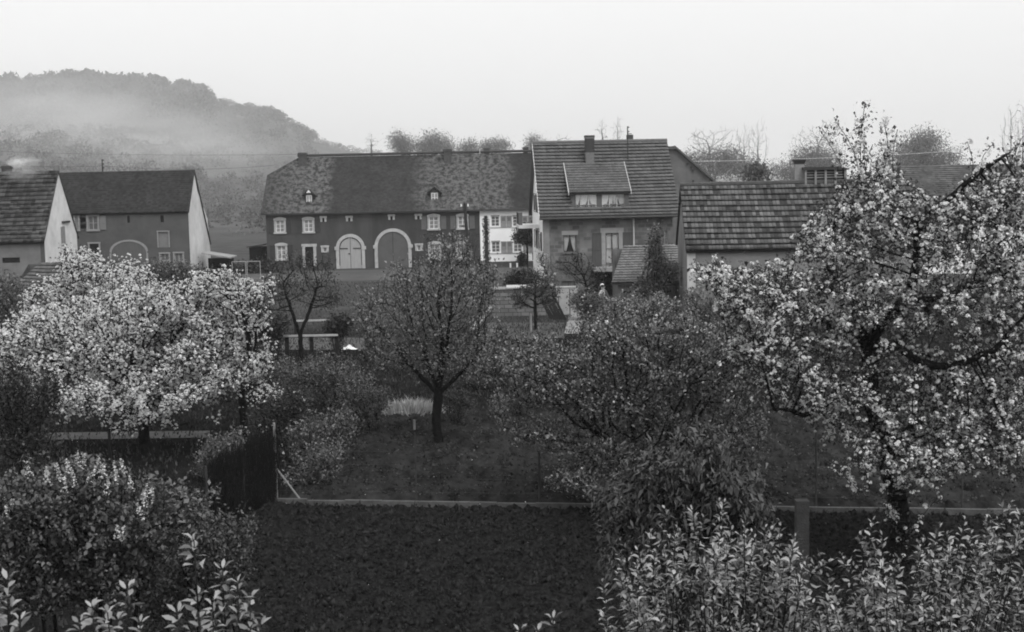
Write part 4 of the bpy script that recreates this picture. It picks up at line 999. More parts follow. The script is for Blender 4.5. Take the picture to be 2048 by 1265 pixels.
# centre tree
b = ga(879, 893); Y = b[1]
tb = b + [0, 0, 1.62]
fork = [tb + np.array(v) for v in ([-.9, .1, 1.0], [-.35, -.2, 1.3], [.15, .3, 1.5], [1.15, -.1, 1.1], [.3, -.3, 1.4])]
plant('fruit_tree', 'vase shaped fruit tree with dark trunk and thin young leaves standing alone mid garden', 'tree', b,
      blobs_px([(850, 620, 120, 85), (900, 560, 80, 70), (790, 690, 70, 70), (950, 650, 50, 80), (905, 500, 45, 32), (745, 630, 45, 60), (830, 560, 70, 40), (860, 700, 90, 60), (970, 560, 25, 40), (960, 730, 40, 40)], Y, 1.9),
      14, per=1050, step=.24, infl=2.0, kill=.38, roots=[[b - [0, 0, .1], b + [-.08, 0, .8], tb]] + [[tb, f] for f in fork], R0=.15, tip=.006, leaf=leaf_mat('leaf_young', .12, .24), leaf_n=4.2, leaf_size=.075, leaf_spread=.14, up=.5, thr=.024, pull=(0, 0, .35), shell=.6, dl=2.0,
      extra=[a3(x_, y_, Y + d_) for x_, y_, d_ in ((905, 462, 0), (862, 482, .3), (930, 478, -.3), (836, 505, .4), (962, 510, .2), (800, 530, -.4), (985, 560, .3), (760, 560, .2), (725, 600, 0), (1000, 640, -.2), (735, 660, .4), (1005, 690, .2), (720, 700, -.3), (888, 470, .6), (780, 545, .6))])

# mid right leafy apple tree
b = ga(1300, 1030); b = np.array([b[0], 35.0, 0]); b[0] = a3(1290, 1000, 35.0)[0]
tb = b + [-.1, 0, .95]
plant('apple_tree', 'wide leafy apple tree with low dark limbs left of the big white blossoming one', 'tree', b,
      blobs_px([(1170, 770, 115, 60), (1095, 720, 70, 45), (1310, 700, 120, 70), (1420, 760, 95, 90), (1230, 880, 120, 45), (1110, 875, 75, 24), (1400, 880, 90, 70), (1250, 680, 110, 45), (1180, 950, 70, 25, -.8), (1470, 860, 60, 80), (1320, 800, 130, 70), (1060, 700, 30, 22), (1460, 700, 50, 40), (1075, 868, 60, 20, -.6, .8), (1160, 960, 80, 24, -1, .8), (1090, 770, 80, 46), (1020, 720, 24, 20), (1240, 980, 70, 22, -1.2, .8)], 35.0, 2.1),
      15, per=1700, step=.2, infl=1.8, kill=.3, roots=[[b - [0, 0, .1], tb]] + [[tb, tb + np.array(v)] for v in ([-.55, -.2, .5], [-.9, .2, .75], [.3, .2, .9], [.7, -.2, .7], [-.2, -.4, .85])],
      R0=.14, tip=.009, leaf=leaf_mat('leaf_apple', .04, .25), leaf_n=4.6, leaf_size=.07, leaf_spread=.1, up=.5, bloss=PETAL, bl_n=.055, bl_size=.07, thr=.024, pull=(0, 0, .1))
# tree with tiny blossoms behind it
b = np.array([a3(1300, 700, 60.0)[0], 60.0, 0])
plant('plum_tree', 'round fruit tree speckled with tiny fading blossoms in front of the lean-to shed', 'tree', b,
      blobs_px([(1290, 640, 95, 34), (1220, 660, 60, 36), (1370, 660, 60, 34), (1300, 610, 60, 18), (1250, 615, 40, 18)], 60.0, 2.0),
      16, per=650, step=.27, infl=2.2, kill=.38, trunk_top=b + [0, 0, .9], R0=.13, leaf=leaf_mat('leaf_plum', .06, .28), leaf_n=4.5, leaf_size=.085, leaf_spread=.14, bloss=PETAL, bl_n=.22, bl_size=.08, thr=.03)

# the big white apple tree on the right
b = ga(1792, 1150); Y = b[1]
def A_(px, py, dy=0.0): return a3(px, py, Y + dy)
t1 = A_(1800, 1020); t2 = A_(1770, 900); t3 = A_(1742, 790); t4 = A_(1738, 690)
limbs = [[b - [0, 0, .2], t1, t2, t3, t4], [t3, A_(1690, 800, -.3), A_(1640, 815, -.5), A_(1608, 832, -.6), A_(1585, 822, -.7), A_(1548, 820, -.8)],
         [t4, A_(1775, 630, -.5), A_(1812, 602, -.6), A_(1828, 560, -.7), A_(1832, 520, -.6)], [A_(1812, 602, -.6), A_(1868, 598, -.8), A_(1900, 590, -.8), A_(1960, 560, -.8)],
         [t4, A_(1790, 690, -.4), A_(1840, 725, -.8), A_(1900, 735, -1.0), A_(1990, 700, -1.2), A_(2060, 620, -1.2)], [t4, A_(1700, 600, .4), A_(1660, 540, .6), A_(1640, 480, .6)], [t4, A_(1640, 640, .3), A_(1540, 600, .3)],
         [A_(1832, 520, -.6), A_(1838, 450, -.4), A_(1900, 395, -.2), A_(1960, 345, -.2), A_(2020, 305, -.2)], [t2, A_(1830, 850, .8), A_(1900, 830, 1.4), A_(1980, 800, 1.6)]]
tipsx = [A_(1730, 205, .4), A_(1672, 245, .3), A_(1766, 240, .2), A_(1795, 260, 0), A_(1716, 262, .2), A_(1935, 285, -.2), A_(1985, 290, -.2), A_(2036, 290, -.2), A_(1745, 290, 0), A_(1690, 320, .2), A_(1640, 262, .6),
         A_(1838, 1040, -.3), A_(1720, 985, -.8), A_(1770, 1010, -.9), A_(1880, 990, -.6), A_(1650, 920, -.8), A_(2030, 950, -.5), A_(1960, 940, -.4), A_(1845, 1060, -.4), A_(1700, 930, -.6), A_(1386, 535, 0), A_(1400, 560, .2)]
wt, WN, Wp, Wr = plant('apple_tree', 'large apple tree full of white blossom filling the right side, with drooping twigs', 'tree', b,
      blobs_px([(1690, 600, 180, 120), (1560, 660, 120, 95), (1880, 590, 170, 130), (1790, 460, 120, 66), (1960, 510, 90, 70), (1860, 780, 170, 90), (1660, 760, 140, 60), (2000, 760, 90, 120), (1530, 570, 75, 50), (1500, 620, 40, 50), (1745, 385, 55, 48), (1850, 420, 50, 40), (1820, 880, 120, 50), (1950, 870, 90, 50), (2020, 640, 80, 120), (1780, 930, 90, 40, -.8, 1.0), (1660, 490, 90, 40), (1700, 850, 100, 60, -.5, 1.4), (1930, 880, 110, 70, -.4, 1.6), (2030, 880, 60, 80, -.2, 1.4), (1840, 950, 70, 40, -.9, .9), (1490, 680, 46, 40), (1480, 590, 55, 55), (1570, 740, 90, 66), (1430, 550, 40, 26), (1930, 440, 80, 44), (1990, 385, 50, 44), (2045, 430, 40, 60), (1690, 440, 50, 40)], Y, 2.1),
      17, per=2600, step=.17, infl=1.6, kill=.27, roots=limbs, R0=.2, tip=.007, leaf=leaf_mat('leaf_apple_dark', .03, .1), leaf_n=2.2, leaf_size=.065, leaf_spread=.09, up=.3, bloss=PETAL, bl_n=1.5, bl_size=.077, bl_spread=.06, thr=.022, extra=tipsx, jitter=.3)

# small trees beyond
def small(name, label, cat, base, Y, lobes, seed, **kw):
    b = np.array([a3(base, 600, Y)[0], Y, 0]); d = dict(per=260, step=.3, infl=2.4, kill=.42, R0=.09, leaf=LEAF_DARK, leaf_n=3, leaf_size=.09, leaf_spread=.16, thr=.03); d.update(kw)
    dep = d.pop('dep', 1.3); h = d.pop('h', .9)
    return plant(name, label, cat, b, blobs_px(lobes, Y, dep), seed, trunk_top=b + [0, 0, h], **d)
b = np.array([a3(602, 700, 62.0)[0], 62.0, 0]); fk = a3(600, 668, 62.0)
plant('plum_tree', 'small dark forked tree with sparse leaves behind the pale rail', 'tree', b,
      blobs_px([(600, 570, 55, 40), (560, 585, 36, 44), (645, 580, 34, 42), (600, 530, 42, 24), (665, 600, 24, 24), (545, 620, 24, 20), (640, 535, 26, 20)], 62.0, 1.2),
      21, per=420, step=.3, infl=2.4, kill=.42, roots=[[b - [0, 0, .1], fk], [fk, a3(580, 612, 62.2), a3(566, 570, 62.3)], [fk, a3(618, 625, 61.8), a3(634, 575, 61.7)]], R0=.1, tip=.008,
      leaf=LEAF_DARK, leaf_n=1.6, leaf_size=.075, leaf_spread=.18, thr=.03, pull=(0, 0, .4), extra=[a3(x_, y_, 62 + d_) for x_, y_, d_ in ((575, 505, 0), (610, 498, .2), (645, 512, -.2), (535, 560, .1), (680, 575, 0), (528, 600, .2))])
small('fruit_tree', 'small dark bushy tree in front of the concrete block wall', 'tree', 1070, 77.0, [(1070, 585, 42, 30), (1040, 600, 24, 20), (1098, 590, 24, 26), (1070, 555, 26, 16)], 22, h=1.6, leaf_n=3, per=300)
small('fruit_tree', 'bare branched young tree under the windows of the tall stone house', 'tree', 1172, 91.0, [(1165, 545, 45, 26), (1130, 530, 26, 18), (1190, 565, 30, 24), (1155, 515, 20, 16)], 23, h=1.4, leaf_n=1.2, leaf_size=.1, per=220)
small('conical_shrub', 'upright pointed dark shrub in front of the lean-to roof', 'shrub', 1308, 85.5, [(1308, 560, 30, 42), (1312, 515, 24, 34), (1310, 475, 12, 22), (1290, 590, 26, 22), (1340, 545, 20, 22)], 24, h=.4, leaf=leaf_mat('leaf_conical', .06, .2), leaf_n=3.2, leaf_size=.12, per=420, kill=.35)
small('small_tree', 'round leafy tree in front of the white rowhouse windows', 'tree', 1056, 131.5, [(1052, 470, 20, 15), (1042, 478, 13, 10), (1062, 462, 13, 12), (1066, 480, 10, 10)], 25, h=1.9, leaf=LEAF_DARK, leaf_n=5, leaf_size=.2, leaf_spread=.2, per=200)
small('blossom_bush', 'pale blossoming bush at the left corner of the tall stone house', 'shrub', 1092, 92.0, [(1090, 540, 12, 26), (1098, 565, 14, 18), (1082, 520, 8, 14)], 26, h=.5, leaf=LEAF_MID, leaf_n=3, bloss=PETAL, bl_n=.35, bl_size=.13, per=160, dep=.5)

# ------------------------------------------------------------------ shrubs
def shrub(label, px, Y, lobes, seed, name='shrub', cat='shrub', **kw):
    b = np.array([a3(px, 700, Y)[0], Y, 0]); rng = np.random.default_rng(seed + 500)
    d = dict(per=320, step=.2, infl=1.6, kill=.3, R0=.03, tip=.006, leaf=LEAF_MID, leaf_n=4.5, leaf_size=.065, leaf_spread=.11, thr=.03, thick=.06); d.update(kw)
    dep = d.pop('dep', .8); sp = d.pop('sp', .3); hh = d.pop('h', .35)
    rt = [[b + [rng.normal(0, .05), rng.normal(0, .05), -.05], b + [sp * math.cos(a) * .8, sp * math.sin(a) * .8, hh]] for a in np.arange(5) * 1.26 + rng.random()]
    return plant(name, label, cat, b, blobs_px(lobes, Y, dep), seed, roots=rt, **d)
HEDGE = 'garden shrubs along the left fence'
shrub('rounded leafy shrub just left of the pale grass tuft', 735, 46.5, [(730, 805, 45, 42), (700, 800, 35, 40), (765, 800, 18, 24)], 31, group=HEDGE, per=380)
shrub('grey leafed shrub nearest the corner of the low concrete kerb', 628, 38.5, [(630, 940, 42, 52), (600, 960, 38, 36), (660, 915, 28, 36)], 32, group=HEDGE, per=420)
shrub('middle shrub of the row, between the kerb corner and the pale grass tuft', 665, 41.0, [(650, 870, 52, 46), (690, 850, 28, 30), (610, 880, 36, 40)], 33, group=HEDGE, per=450)
shrub('dark shrub with a few white flowers at the foot of the thin blossom tree', 570, 42.5, [(570, 810, 40, 36), (535, 840, 36, 34), (600, 800, 24, 24)], 34, group=HEDGE, leaf=LEAF_DARK, bloss=PETAL, bl_n=.05, bl_size=.09)
shrub('low grey shrub left of the wire netting fence', 440, 39.5, [(440, 905, 38, 36), (470, 890, 22, 26), (415, 925, 22, 34)], 35, group=HEDGE)
shrub('tall loose shrub behind the shrub row under the forked tree', 660, 52.0, [(640, 740, 70, 34), (700, 755, 50, 26), (580, 745, 50, 36)], 36, group=HEDGE, leaf_n=3.5, per=420, dep=1.2)
shrub('small dark round bush right behind the centre tree trunk', 905, 47.5, [(905, 795, 24, 26), (930, 805, 18, 18)], 37, leaf=LEAF_DARK, per=200, leaf_size=.06)
shrub('small bush at the far edge of the bed, right of the centre tree', 1042, 48.5, [(1042, 800, 18, 22)], 38, leaf=LEAF_DARK, per=130, leaf_size=.06)
shrub('lowest round bush between the two dark bushes at the far bed edge', 998, 48.5, [(1000, 808, 16, 15)], 39, per=110, leaf_size=.06)
shrub('bush behind the pale rail, right of the forked tree', 675, 68.0, [(672, 655, 26, 20), (690, 648, 18, 18)], 40, leaf=LEAF_DARK, leaf_size=.1)
shrub('dark bush left of the pale rail behind the thin blossom tree', 545, 66.0, [(530, 655, 45, 24), (505, 640, 30, 26), (560, 650, 22, 18)], 41, leaf=LEAF_DARK, leaf_size=.1, dep=1.2)
shrub('long low bush below the grey barn at the left', 330, 108.0, [(330, 545, 62, 20), (385, 555, 45, 16), (280, 550, 40, 20)], 42, leaf=LEAF_MID, leaf_size=.16, leaf_spread=.25, dep=1.5, step=.35, kill=.5, infl=3, per=420)
shrub('wide dark bush in front of the low pantiled shed at the left edge', 10, 85.0, [(10, 590, 40, 45), (-20, 620, 50, 60), (40, 630, 45, 36)], 43, leaf=LEAF_MID, leaf_size=.13, leaf_spread=.25, dep=1.8, step=.35, kill=.45, infl=3, per=600)
shrub('leafy bush beside the person in a pale coat', 1180, 82.0, [(1180, 608, 30, 24), (1160, 600, 20, 18), (1200, 625, 26, 20)], 44, leaf=LEAF_MID, leaf_size=.12, leaf_spread=.2, bloss=PETAL, bl_n=.08, bl_size=.14, dep=1.2, step=.3, kill=.4, infl=2.5)
shrub('loose bush before the barred window of the right outbuilding', 1400, 74.0, [(1405, 615, 34, 34), (1385, 595, 18, 22), (1440, 640, 40, 26)], 45, leaf=LEAF_MID, leaf_size=.11, leaf_spread=.2, leaf_n=3, dep=1.2, step=.3, kill=.4, infl=2.5)
shrub('small round plant by the door of the white rowhouse', 1046, 133.4, [(1046, 517, 9, 8)], 46, leaf=LEAF_DARK, leaf_size=.16, leaf_spread=.15, per=90, dep=.5, step=.2)
shrub('dark bush on the slope behind the block wall', 1035, 104.0, [(1030, 562, 18, 12), (1050, 558, 14, 14)], 47, leaf=LEAF_DARK, leaf_size=.16, leaf_spread=.2, dep=.8)
shrub('dark scrub around the left end of the long farmhouse', 500, 131.0, [(505, 540, 30, 16), (540, 540, 30, 14), (470, 545, 26, 12)], 48, leaf=LEAF_DARK, leaf_size=.18, leaf_spread=.25, dep=1.0, step=.35, kill=.5, infl=3)
shrub('loose shrubs right of the centre tree, behind the bed', 985, 56.0, [(985, 720, 40, 36), (1000, 680, 30, 26), (960, 755, 34, 24)], 49, leaf=LEAF_MID, leaf_n=3.2, leaf_size=.08, dep=1.0)

# left edge: dark bare bush, lilac, and the tall growth by the house
shrub('tall dark thin leaved bush with bare stems at the left edge', 55, 30.0, [(45, 800, 60, 75), (90, 790, 40, 50), (10, 830, 50, 90), (60, 880, 60, 50)], 51, leaf=LEAF_DARK, leaf_n=3.0, leaf_size=.05, per=700, kill=.2, step=.14, infl=1.2, leaf_spread=.07, pull=(0, 0, .3), R0=.045, h=.8, sp=.5)
o, N_, p_, r_ = shrub('big lilac bush with pale flower spikes at the lower left', 150, 17.5, [(150, 1010, 130, 80), (70, 1060, 90, 90), (230, 1060, 90, 90), (120, 1130, 150, 90), (260, 1120, 60, 90), (330, 1030, 80, 50), (20, 1010, 40, 50)], 52, name='lilac', leaf=leaf_mat('leaf_lilac', .03, .15), leaf_n=4.5, leaf_size=.055, per=1500, kill=.15, step=.1, infl=1.0, leaf_spread=.06, R0=.045, h=1.4, sp=.6, dep=1.0, pull=(0, 0, .35), tip=.004, thr=.014, dl=2.4, extra=[a3(x_, y_, 17.5 + d_) for x_, y_, d_ in ((60, 915, 0), (100, 925, .2), (135, 918, -.2), (185, 922, .2), (225, 925, 0), (270, 950, .1), (315, 975, 0), (345, 985, .2), (380, 1000, 0), (20, 960, .1), (5, 990, 0), (160, 930, .4), (400, 1040, .1), (300, 960, -.3))])
def panicles(name, pts, m, parent, seed, h=.2, w=.042):
    rng = np.random.default_rng(seed); P, Nn, Sz = [], [], []
    for q in pts:
        lean = rng.normal(0, .15, 2)
        for k in range(46):
            t = rng.random() ** .8; a = rng.random() * 6.28; rr = w * (1 - t * .85) * (.6 + .5 * rng.random())
            P.append([q[0] + math.cos(a) * rr + lean[0] * t * h, q[1] + math.sin(a) * rr + lean[1] * t * h, q[2] + t * h]); Nn.append([math.cos(a), math.sin(a), .5]); Sz.append(.016 + .012 * rng.random())
    n = len(P); P = np.array(P) - np.array(parent.location); al = unit(rng, n); return scatter(name, T_LEAF, P, al, np.array(Nn), np.array(Sz) * 1.3, m, parent)
rng = np.random.default_rng(77)
pts = [a3(px, py, 17.5 + dy) for px, py, dy in ((140, 950, -.5), (155, 935, -.4), (170, 940, -.6), (196, 948, -.5), (205, 962, -.6), (226, 955, -.4), (230, 972, -.7), (250, 950, -.3), (262, 985, -.6), (285, 1000, -.7), (292, 1015, -.6), (22, 1030, -.5), (10, 1045, -.6), (14, 1022, -.4), (285, 1040, -.9), (300, 1010, -.5), (245, 1085, -1.0), (236, 1080, -1.0), (120, 962, -.5), (100, 970, -.3), (180, 965, -.7), (215, 990, -.8), (130, 985, -.8), (150, 975, -.7), (90, 965, -.5), (60, 955, -.2))]
panicles('blossom', pts, leaf_mat('lilac_flower', .35, .7), o, 5)

shrub('dark loose bush between the lilac and the dug soil', 400, 20.0, [(400, 1090, 70, 60), (350, 1160, 70, 60), (450, 1130, 50, 70), (430, 1200, 70, 50), (300, 1200, 60, 50), (470, 1080, 30, 40)], 53, leaf=leaf_mat('leaf_loose', .025, .12), leaf_n=3.2, leaf_size=.05, per=900, kill=.18, step=.12, infl=1.1, leaf_spread=.07, h=1.0, sp=.5, dep=.9, tip=.004, thr=.014, pull=(0, 0, .25))
# tall nut bush with long drooping leaves, and the pale foreground bushes
shrub('dark nut bush with long hanging leaflets in front of the leafy apple tree', 1370, 19.5, [(1380, 905, 60, 30), (1340, 950, 80, 40), (1290, 1010, 70, 40), (1430, 960, 70, 40), (1280, 1075, 60, 45), (1490, 985, 45, 35), (1380, 1040, 120, 70), (1330, 1110, 110, 50), (1450, 1060, 80, 60), (1240, 990, 45, 18), (1235, 1120, 40, 22), (1300, 930, 50, 18), (1500, 1040, 50, 30), (1420, 880, 36, 24)], 61, name='nut_bush', leaf=leaf_mat('leaf_nut', .03, .11), tpl=T_LONG, leaf_n=6, leaf_size=.1, leaf_spread=.07, droop=.9, up=.1, per=800, kill=.2, step=.13, infl=1.2, R0=.06, h=1.6, sp=.5, dep=.9, tip=.006, thr=.02, thick=.03)
def shoot_bush(label, px, Y, lobes, tips, n, seed, size, lm=LEAF_LIGHT, name='laurel', dep=.8):
    """a loose bush of arching shoots: every shoot carries its leaves in a spiral round its upper part, with short side twigs"""
    rng = np.random.default_rng(seed); b = np.array([a3(px, 1300, Y)[0], Y, 0]); o = empty(name, tuple(b), 0, label, 'shrub')
    pts = [np.array(t) for t in tips]; c = crown_points(rng, blobs_px(lobes, Y, dep), n, .45); pts += list(c)
    mb = MB(); P, Al, Nn, Sz = [], [], [], []
    def leaves(fn, L_, cnt, sz, t0):
        a0 = rng.random() * 6.28
        for k in range(cnt):
            u = 1 - (k + .3 * rng.random()) * sz * .36 / L_
            if u < t0: break
            q = fn(u); d = fn(min(1, u + .02)) - fn(u - .02); d /= np.linalg.norm(d) + 1e-9; a = a0 + k * 2.4 + rng.normal(0, .25)
            e1 = np.cross(d, [0, 0, 1.0]); e1 /= np.linalg.norm(e1) + 1e-9; e2 = np.cross(d, e1); side = e1 * math.cos(a) + e2 * math.sin(a); young = min(1, .55 + k * .12)
            P.append(q + side * .008); Al.append(side + d * (1.1 - .09 * min(k, 10)) + np.array([0, 0, -.025 * k])); Nn.append(d + np.array([0, 0, .6]) + rng.normal(0, .25, 3)); Sz.append(sz * young * rng.uniform(.7, 1.25))
    for t in pts:
        s0 = b + np.array([rng.normal(0, .35), rng.normal(0, .25), 0]); s0[0] += (t[0] - b[0]) * .35; m = s0 + (t - s0) * np.array([.35, .35, .62]) + rng.normal(0, .06, 3)
        fn = lambda u, s0=s0, m=m, t=t: ((1 - u) ** 2 * s0 + 2 * u * (1 - u) * m + u * u * t - b)
        L_ = np.linalg.norm(t - s0); mb.path([tuple(fn(u)) for u in np.linspace(.25, 1, 10)], .013, .003, 5); leaves(fn, L_, int(rng.integers(12, 26)), size, .3)
        for _ in range(int(rng.integers(2, 5))):
            u0 = rng.uniform(.74, .95); p0 = fn(u0) + b; d = fn(u0 + .02) - fn(u0); d /= np.linalg.norm(d); dr = d * .8 + unit(rng, 1)[0] * .8 + np.array([0, 0, .25]); dr /= np.linalg.norm(dr); l2 = rng.uniform(.14, .36); e = p0 + dr * l2
            f2 = lambda u, p0=p0, e=e: p0 + (e - p0) * u - b; mb.tube(tuple(f2(0)), tuple(f2(1)), .005, .002, 4); leaves(f2, l2, int(rng.integers(5, 11)), size * .85, -.1)
    mb.build('stems', BARKG, o, True); scatter('crown', T_OVAL, np.array(P), np.array(Al), np.array(Nn), np.array(Sz), lm, o); print('BUSH', label, len(P)); return o
T1 = [(1440, 998, .1), (1330, 1012, 0), (1385, 1020, -.2), (1240, 1112, 0), (1205, 1165, .1), (1275, 1095, -.1), (1490, 1045, .1), (1560, 1042, 0), (1590, 1068, -.1), (1640, 1105, 0), (1660, 1150, .1), (1205, 1225, -.1), (1530, 1050, .3), (1300, 1060, .2), (1410, 1030, -.3), (1350, 1070, -.4), (1585, 1095, -.6), (1605, 1135, -.7), (1592, 1170, -.5), (1612, 1200, -.6), (1600, 1230, -.6), (1570, 1120, -.5)]
shoot_bush('pale leaved foreground bush around the concrete post', 1420, 13.2, [(1440, 1050, 60, 34), (1380, 1105, 90, 45), (1300, 1145, 70, 50), (1250, 1200, 50, 40), (1500, 1120, 90, 55), (1570, 1090, 35, 30), (1400, 1210, 180, 70), (1260, 1260, 60, 40), (1580, 1190, 60, 60), (1650, 1230, 60, 50)], [a3(x_, y_, 13.2 + d_) for x_, y_, d_ in T1], 95, 62, .092)
T2 = [(1745, 1040, 0), (1720, 1065, .1), (1765, 1070, -.2), (1690, 1120, 0), (1880, 1050, .1), (1850, 1075, -.1), (1930, 1040, 0), (1975, 1035, .2), (2020, 1005, 0), (2045, 1020, -.1), (1990, 1060, -.3), (1660, 1165, .1), (1900, 1085, -.4), (1800, 1110, .2)]
shoot_bush('dense pale leaved foreground bush under the big white apple tree at the lower right', 1850, 12.2, [(1870, 1125, 70, 45), (1960, 1105, 80, 55), (2030, 1070, 40, 45), (1735, 1100, 36, 36), (1740, 1160, 80, 50), (1850, 1200, 150, 70), (1990, 1190, 90, 90), (1680, 1230, 70, 50), (1920, 1250, 200, 60), (1750, 1240, 120, 50), (2050, 1130, 30, 60)], [a3(x_, y_, 12.2 + d_) for x_, y_, d_ in T2], 115, 63, .084)
LEAF_BR = leaf_mat('leaf_bright', .3, .42, .15)
def shoots(label, Y, tips, seed, size, root_px):
    """a few upright leafy shoots: stems with leaves in opposite pairs, tallest tips in view"""
    rng = np.random.default_rng(seed); b = np.array([a3(root_px, 1300, Y)[0], Y, 0]); o = empty('elder', tuple(b), 0, label, 'shrub', 'pale leaved shoots at the lower left')
    mb = MB(); P, Al, Nn, Sz = [], [], [], []
    for (px, py, n, dy) in tips:
        t = a3(px, py, Y + dy); s = np.array([b[0] + rng.normal(0, .15), b[1] + rng.normal(0, .1), 0.0]); bend = s + (t - s) * .55 + rng.normal(0, .06, 3)
        def pt(u): return (1 - u) ** 2 * s + 2 * u * (1 - u) * bend + u * u * t
        us = np.linspace(0, 1, 14); mb.path([tuple(pt(u) - b) for u in us], .022, .004, 6)
        L_ = np.linalg.norm(t - s); d = (pt(1) - pt(.97)); d /= np.linalg.norm(d)
        for k in range(n):
            u = 1 - k * (size * .62) / L_; q = pt(u) - b; a0 = k * 1.57 + rng.normal(0, .3)
            for sgn in (0, math.pi, 1.4):
                a = a0 + sgn + rng.normal(0, .2); side = np.array([math.cos(a), math.sin(a), 0]); P.append(q + side * .01); Al.append(side + d * (.25 + .8 * (k == 0)) + np.array([0, 0, rng.normal(.0, .2)])); Nn.append(np.array([0, 0, 1.0]) + rng.normal(0, .25, 3)); Sz.append(size * (.75 + .4 * rng.random()) * (.8 if k == 0 else 1))
    mb.build('stems', BARKG, o, True)
    scatter('crown', T_OVAL, np.array(P), np.array(Al), np.array(Nn), np.array(Sz), LEAF_BR, o); return o
shoots('leafy shoots with broad pale leaves, tallest one mid way along the bottom left', 8.2, [(388, 1082, 4, 0), (445, 1138, 6, .1), (475, 1165, 6, .2), (500, 1195, 5, 0), (395, 1190, 6, .1), (425, 1210, 5, -.1), (355, 1225, 4, 0), (520, 1250, 4, .1)], 71, .085, 430)
shoots('leafy shoots with broad pale leaves rising right of the bottom left corner', 8.0, [(255, 1178, 3, 0), (185, 1215, 4, .1), (215, 1225, 5, 0), (160, 1245, 4, -.1), (280, 1245, 3, .2), (235, 1240, 4, .2)], 72, .085, 210)
shoots('leafy shoots with broad pale leaves cut by the left edge', 7.8, [(15, 1160, 3, 0), (-15, 1190, 4, 0), (20, 1215, 4, .1), (40, 1240, 3, 0), (0, 1250, 4, .2)], 73, .085, 0)
shoots('single pale budding shoot at the bottom edge in the middle', 7.8, [(1106, 1238, 2, 0), (1040, 1262, 2, .1), (1075, 1262, 2, 0)], 74, .07, 1080)

# grass tufts
def tuft(label, px, py, w, h, n, m, seed, name='grass_tuft'):
    rng = np.random.default_rng(seed); b = ga(px, py); o = empty(name, tuple(b), 0, label, 'grass tuft')
    i = rng.normal(0, 1, (n, 2)) * np.array([w * .4, .25]); pos = np.concatenate([i, np.zeros((n, 1))], 1)
    al = np.stack([i[:, 0] / w * 1.2 + rng.normal(0, .25, n), rng.normal(0, .3, n), np.full(n, 1.2)], 1)
    tpl = (np.array([[-.03, 0, 0], [.03, 0, 0], [.02, .6, .05], [0, 1, .25], [-.02, .6, .05]]), [[0, 1, 2, 4], [4, 2, 3, 3]])
    scatter('blades', tpl, pos, al, np.stack([rng.normal(0, 1, n), np.full(n, -1.0), np.zeros(n)], 1), h * (.6 + .5 * rng.random(n)), m, o); return o
STRAW = leaf_mat('straw_blades', .35, .65)
tuft('pale dry ornamental grass tuft left of the centre tree trunk', 818, 832, 1.05, .62, 1300, STRAW, 1)
# weeds on the dug beds: nobody could count them
def weeds(name, x0, x1, y0, y1, n, size, m, seed, hgt=.05):
    rng = np.random.default_rng(seed); x = rng.uniform(x0, x1, n); y = rng.uniform(y0, y1, n) + SK * x
    pos = np.stack([x, y, np.full(n, hgt)], 1); al = unit(rng, n); al[:, 2] = np.abs(al[:, 2]) * .7; nn = unit(rng, n); nn[:, 2] += 1
    o = scatter(name, T_LEAF, pos, al, nn, size * (.5 + rng.random(n)), m, None); return tag(o, kind='stuff')
def clods(name, x0, x1, y0, y1, n, size, z0, m, seed):
    rng = np.random.default_rng(seed); tv = np.array([[.5, 0, 0], [-.45, .1, 0], [0, .5, .05], [.1, -.5, 0], [0, 0, .42], [0, 0, -.3]]); tf = [[0, 2, 4, 4], [2, 1, 4, 4], [1, 3, 4, 4], [3, 0, 4, 4], [2, 0, 5, 5], [1, 2, 5, 5], [3, 1, 5, 5], [0, 3, 5, 5]]
    x = rng.uniform(x0, x1, n); y = rng.uniform(y0, y1, n) + SK * x; al = unit(rng, n); al[:, 2] *= .3; nn = unit(rng, n) * .4; nn[:, 2] += 1
    return tag(scatter(name, (tv, tf), np.stack([x, y, z0 + rng.normal(0, .03, n)], 1), al, nn, size * rng.gamma(3, .33, n).clip(.3, 2.6), m, None), kind='stuff')
CLOD = mat('clod_earth', .002, .045, 5.0, rough=.95, spec=0)
clods('soil_clods', -7, 15.8, 23.2, 34.6, 42000, .052, .15, CLOD, 31)
clods('soil_clods', -5.8, 15.3, 35.8, 49.8, 18000, .05, .1, mat('bed_earth', .008, .05, 3.0, rough=.95, spec=0), 32)
weeds('weeds', -5.8, 15.3, 35.8, 49.8, 15000, .07, leaf_mat('weed', .03, .07), 4, .09)
weeds('weeds', -7, 15.8, 23.2, 34.6, 2500, .05, MATS['weed'], 5, .12)
weeds('fallen_petals', -17, 15, 26, 46, 260, .04, PETAL, 6, .12)
def grass_field(name, x0, x1, y0, y1, n, h, m, seed, skip=None):
    rng = np.random.default_rng(seed); x = rng.uniform(x0, x1, n); y = y0 + (y1 - y0) * rng.random(n)
    if skip is not None: k = ~skip(x, y); x, y = x[k], y[k]
    n = len(x); z = np.zeros(n); al = unit(rng, n) * .5; al[:, 2] = 1; nn = unit(rng, n); nn[:, 2] *= .2
    return tag(scatter(name, (np.array([[-.22, 0, 0], [.22, 0, 0], [.1, .7, .05], [0, 1, .15]]), [[0, 1, 2, 3]]), np.stack([x, y, z], 1), al, nn, h * (.5 + rng.random(n)), m, None), kind='stuff')
beds = lambda x, y: ((x > -7.2) & (x < 16) & (y - SK * x > 23) & (y - SK * x < 34.9)) | ((x > -6.1) & (x < 15.6) & (y - SK * x > 35.5) & (y - SK * x < 50.1))
grass_field('grass', -22, 24, 24, 80, 60000, .11, leaf_mat('grass_blades', .02, .055), 8, beds)
grass_field('grass', -45, 40, 80, 134, 50000, .13, leaf_mat('meadow_blades', .06, .11), 9, lambda x, y: y > 116)

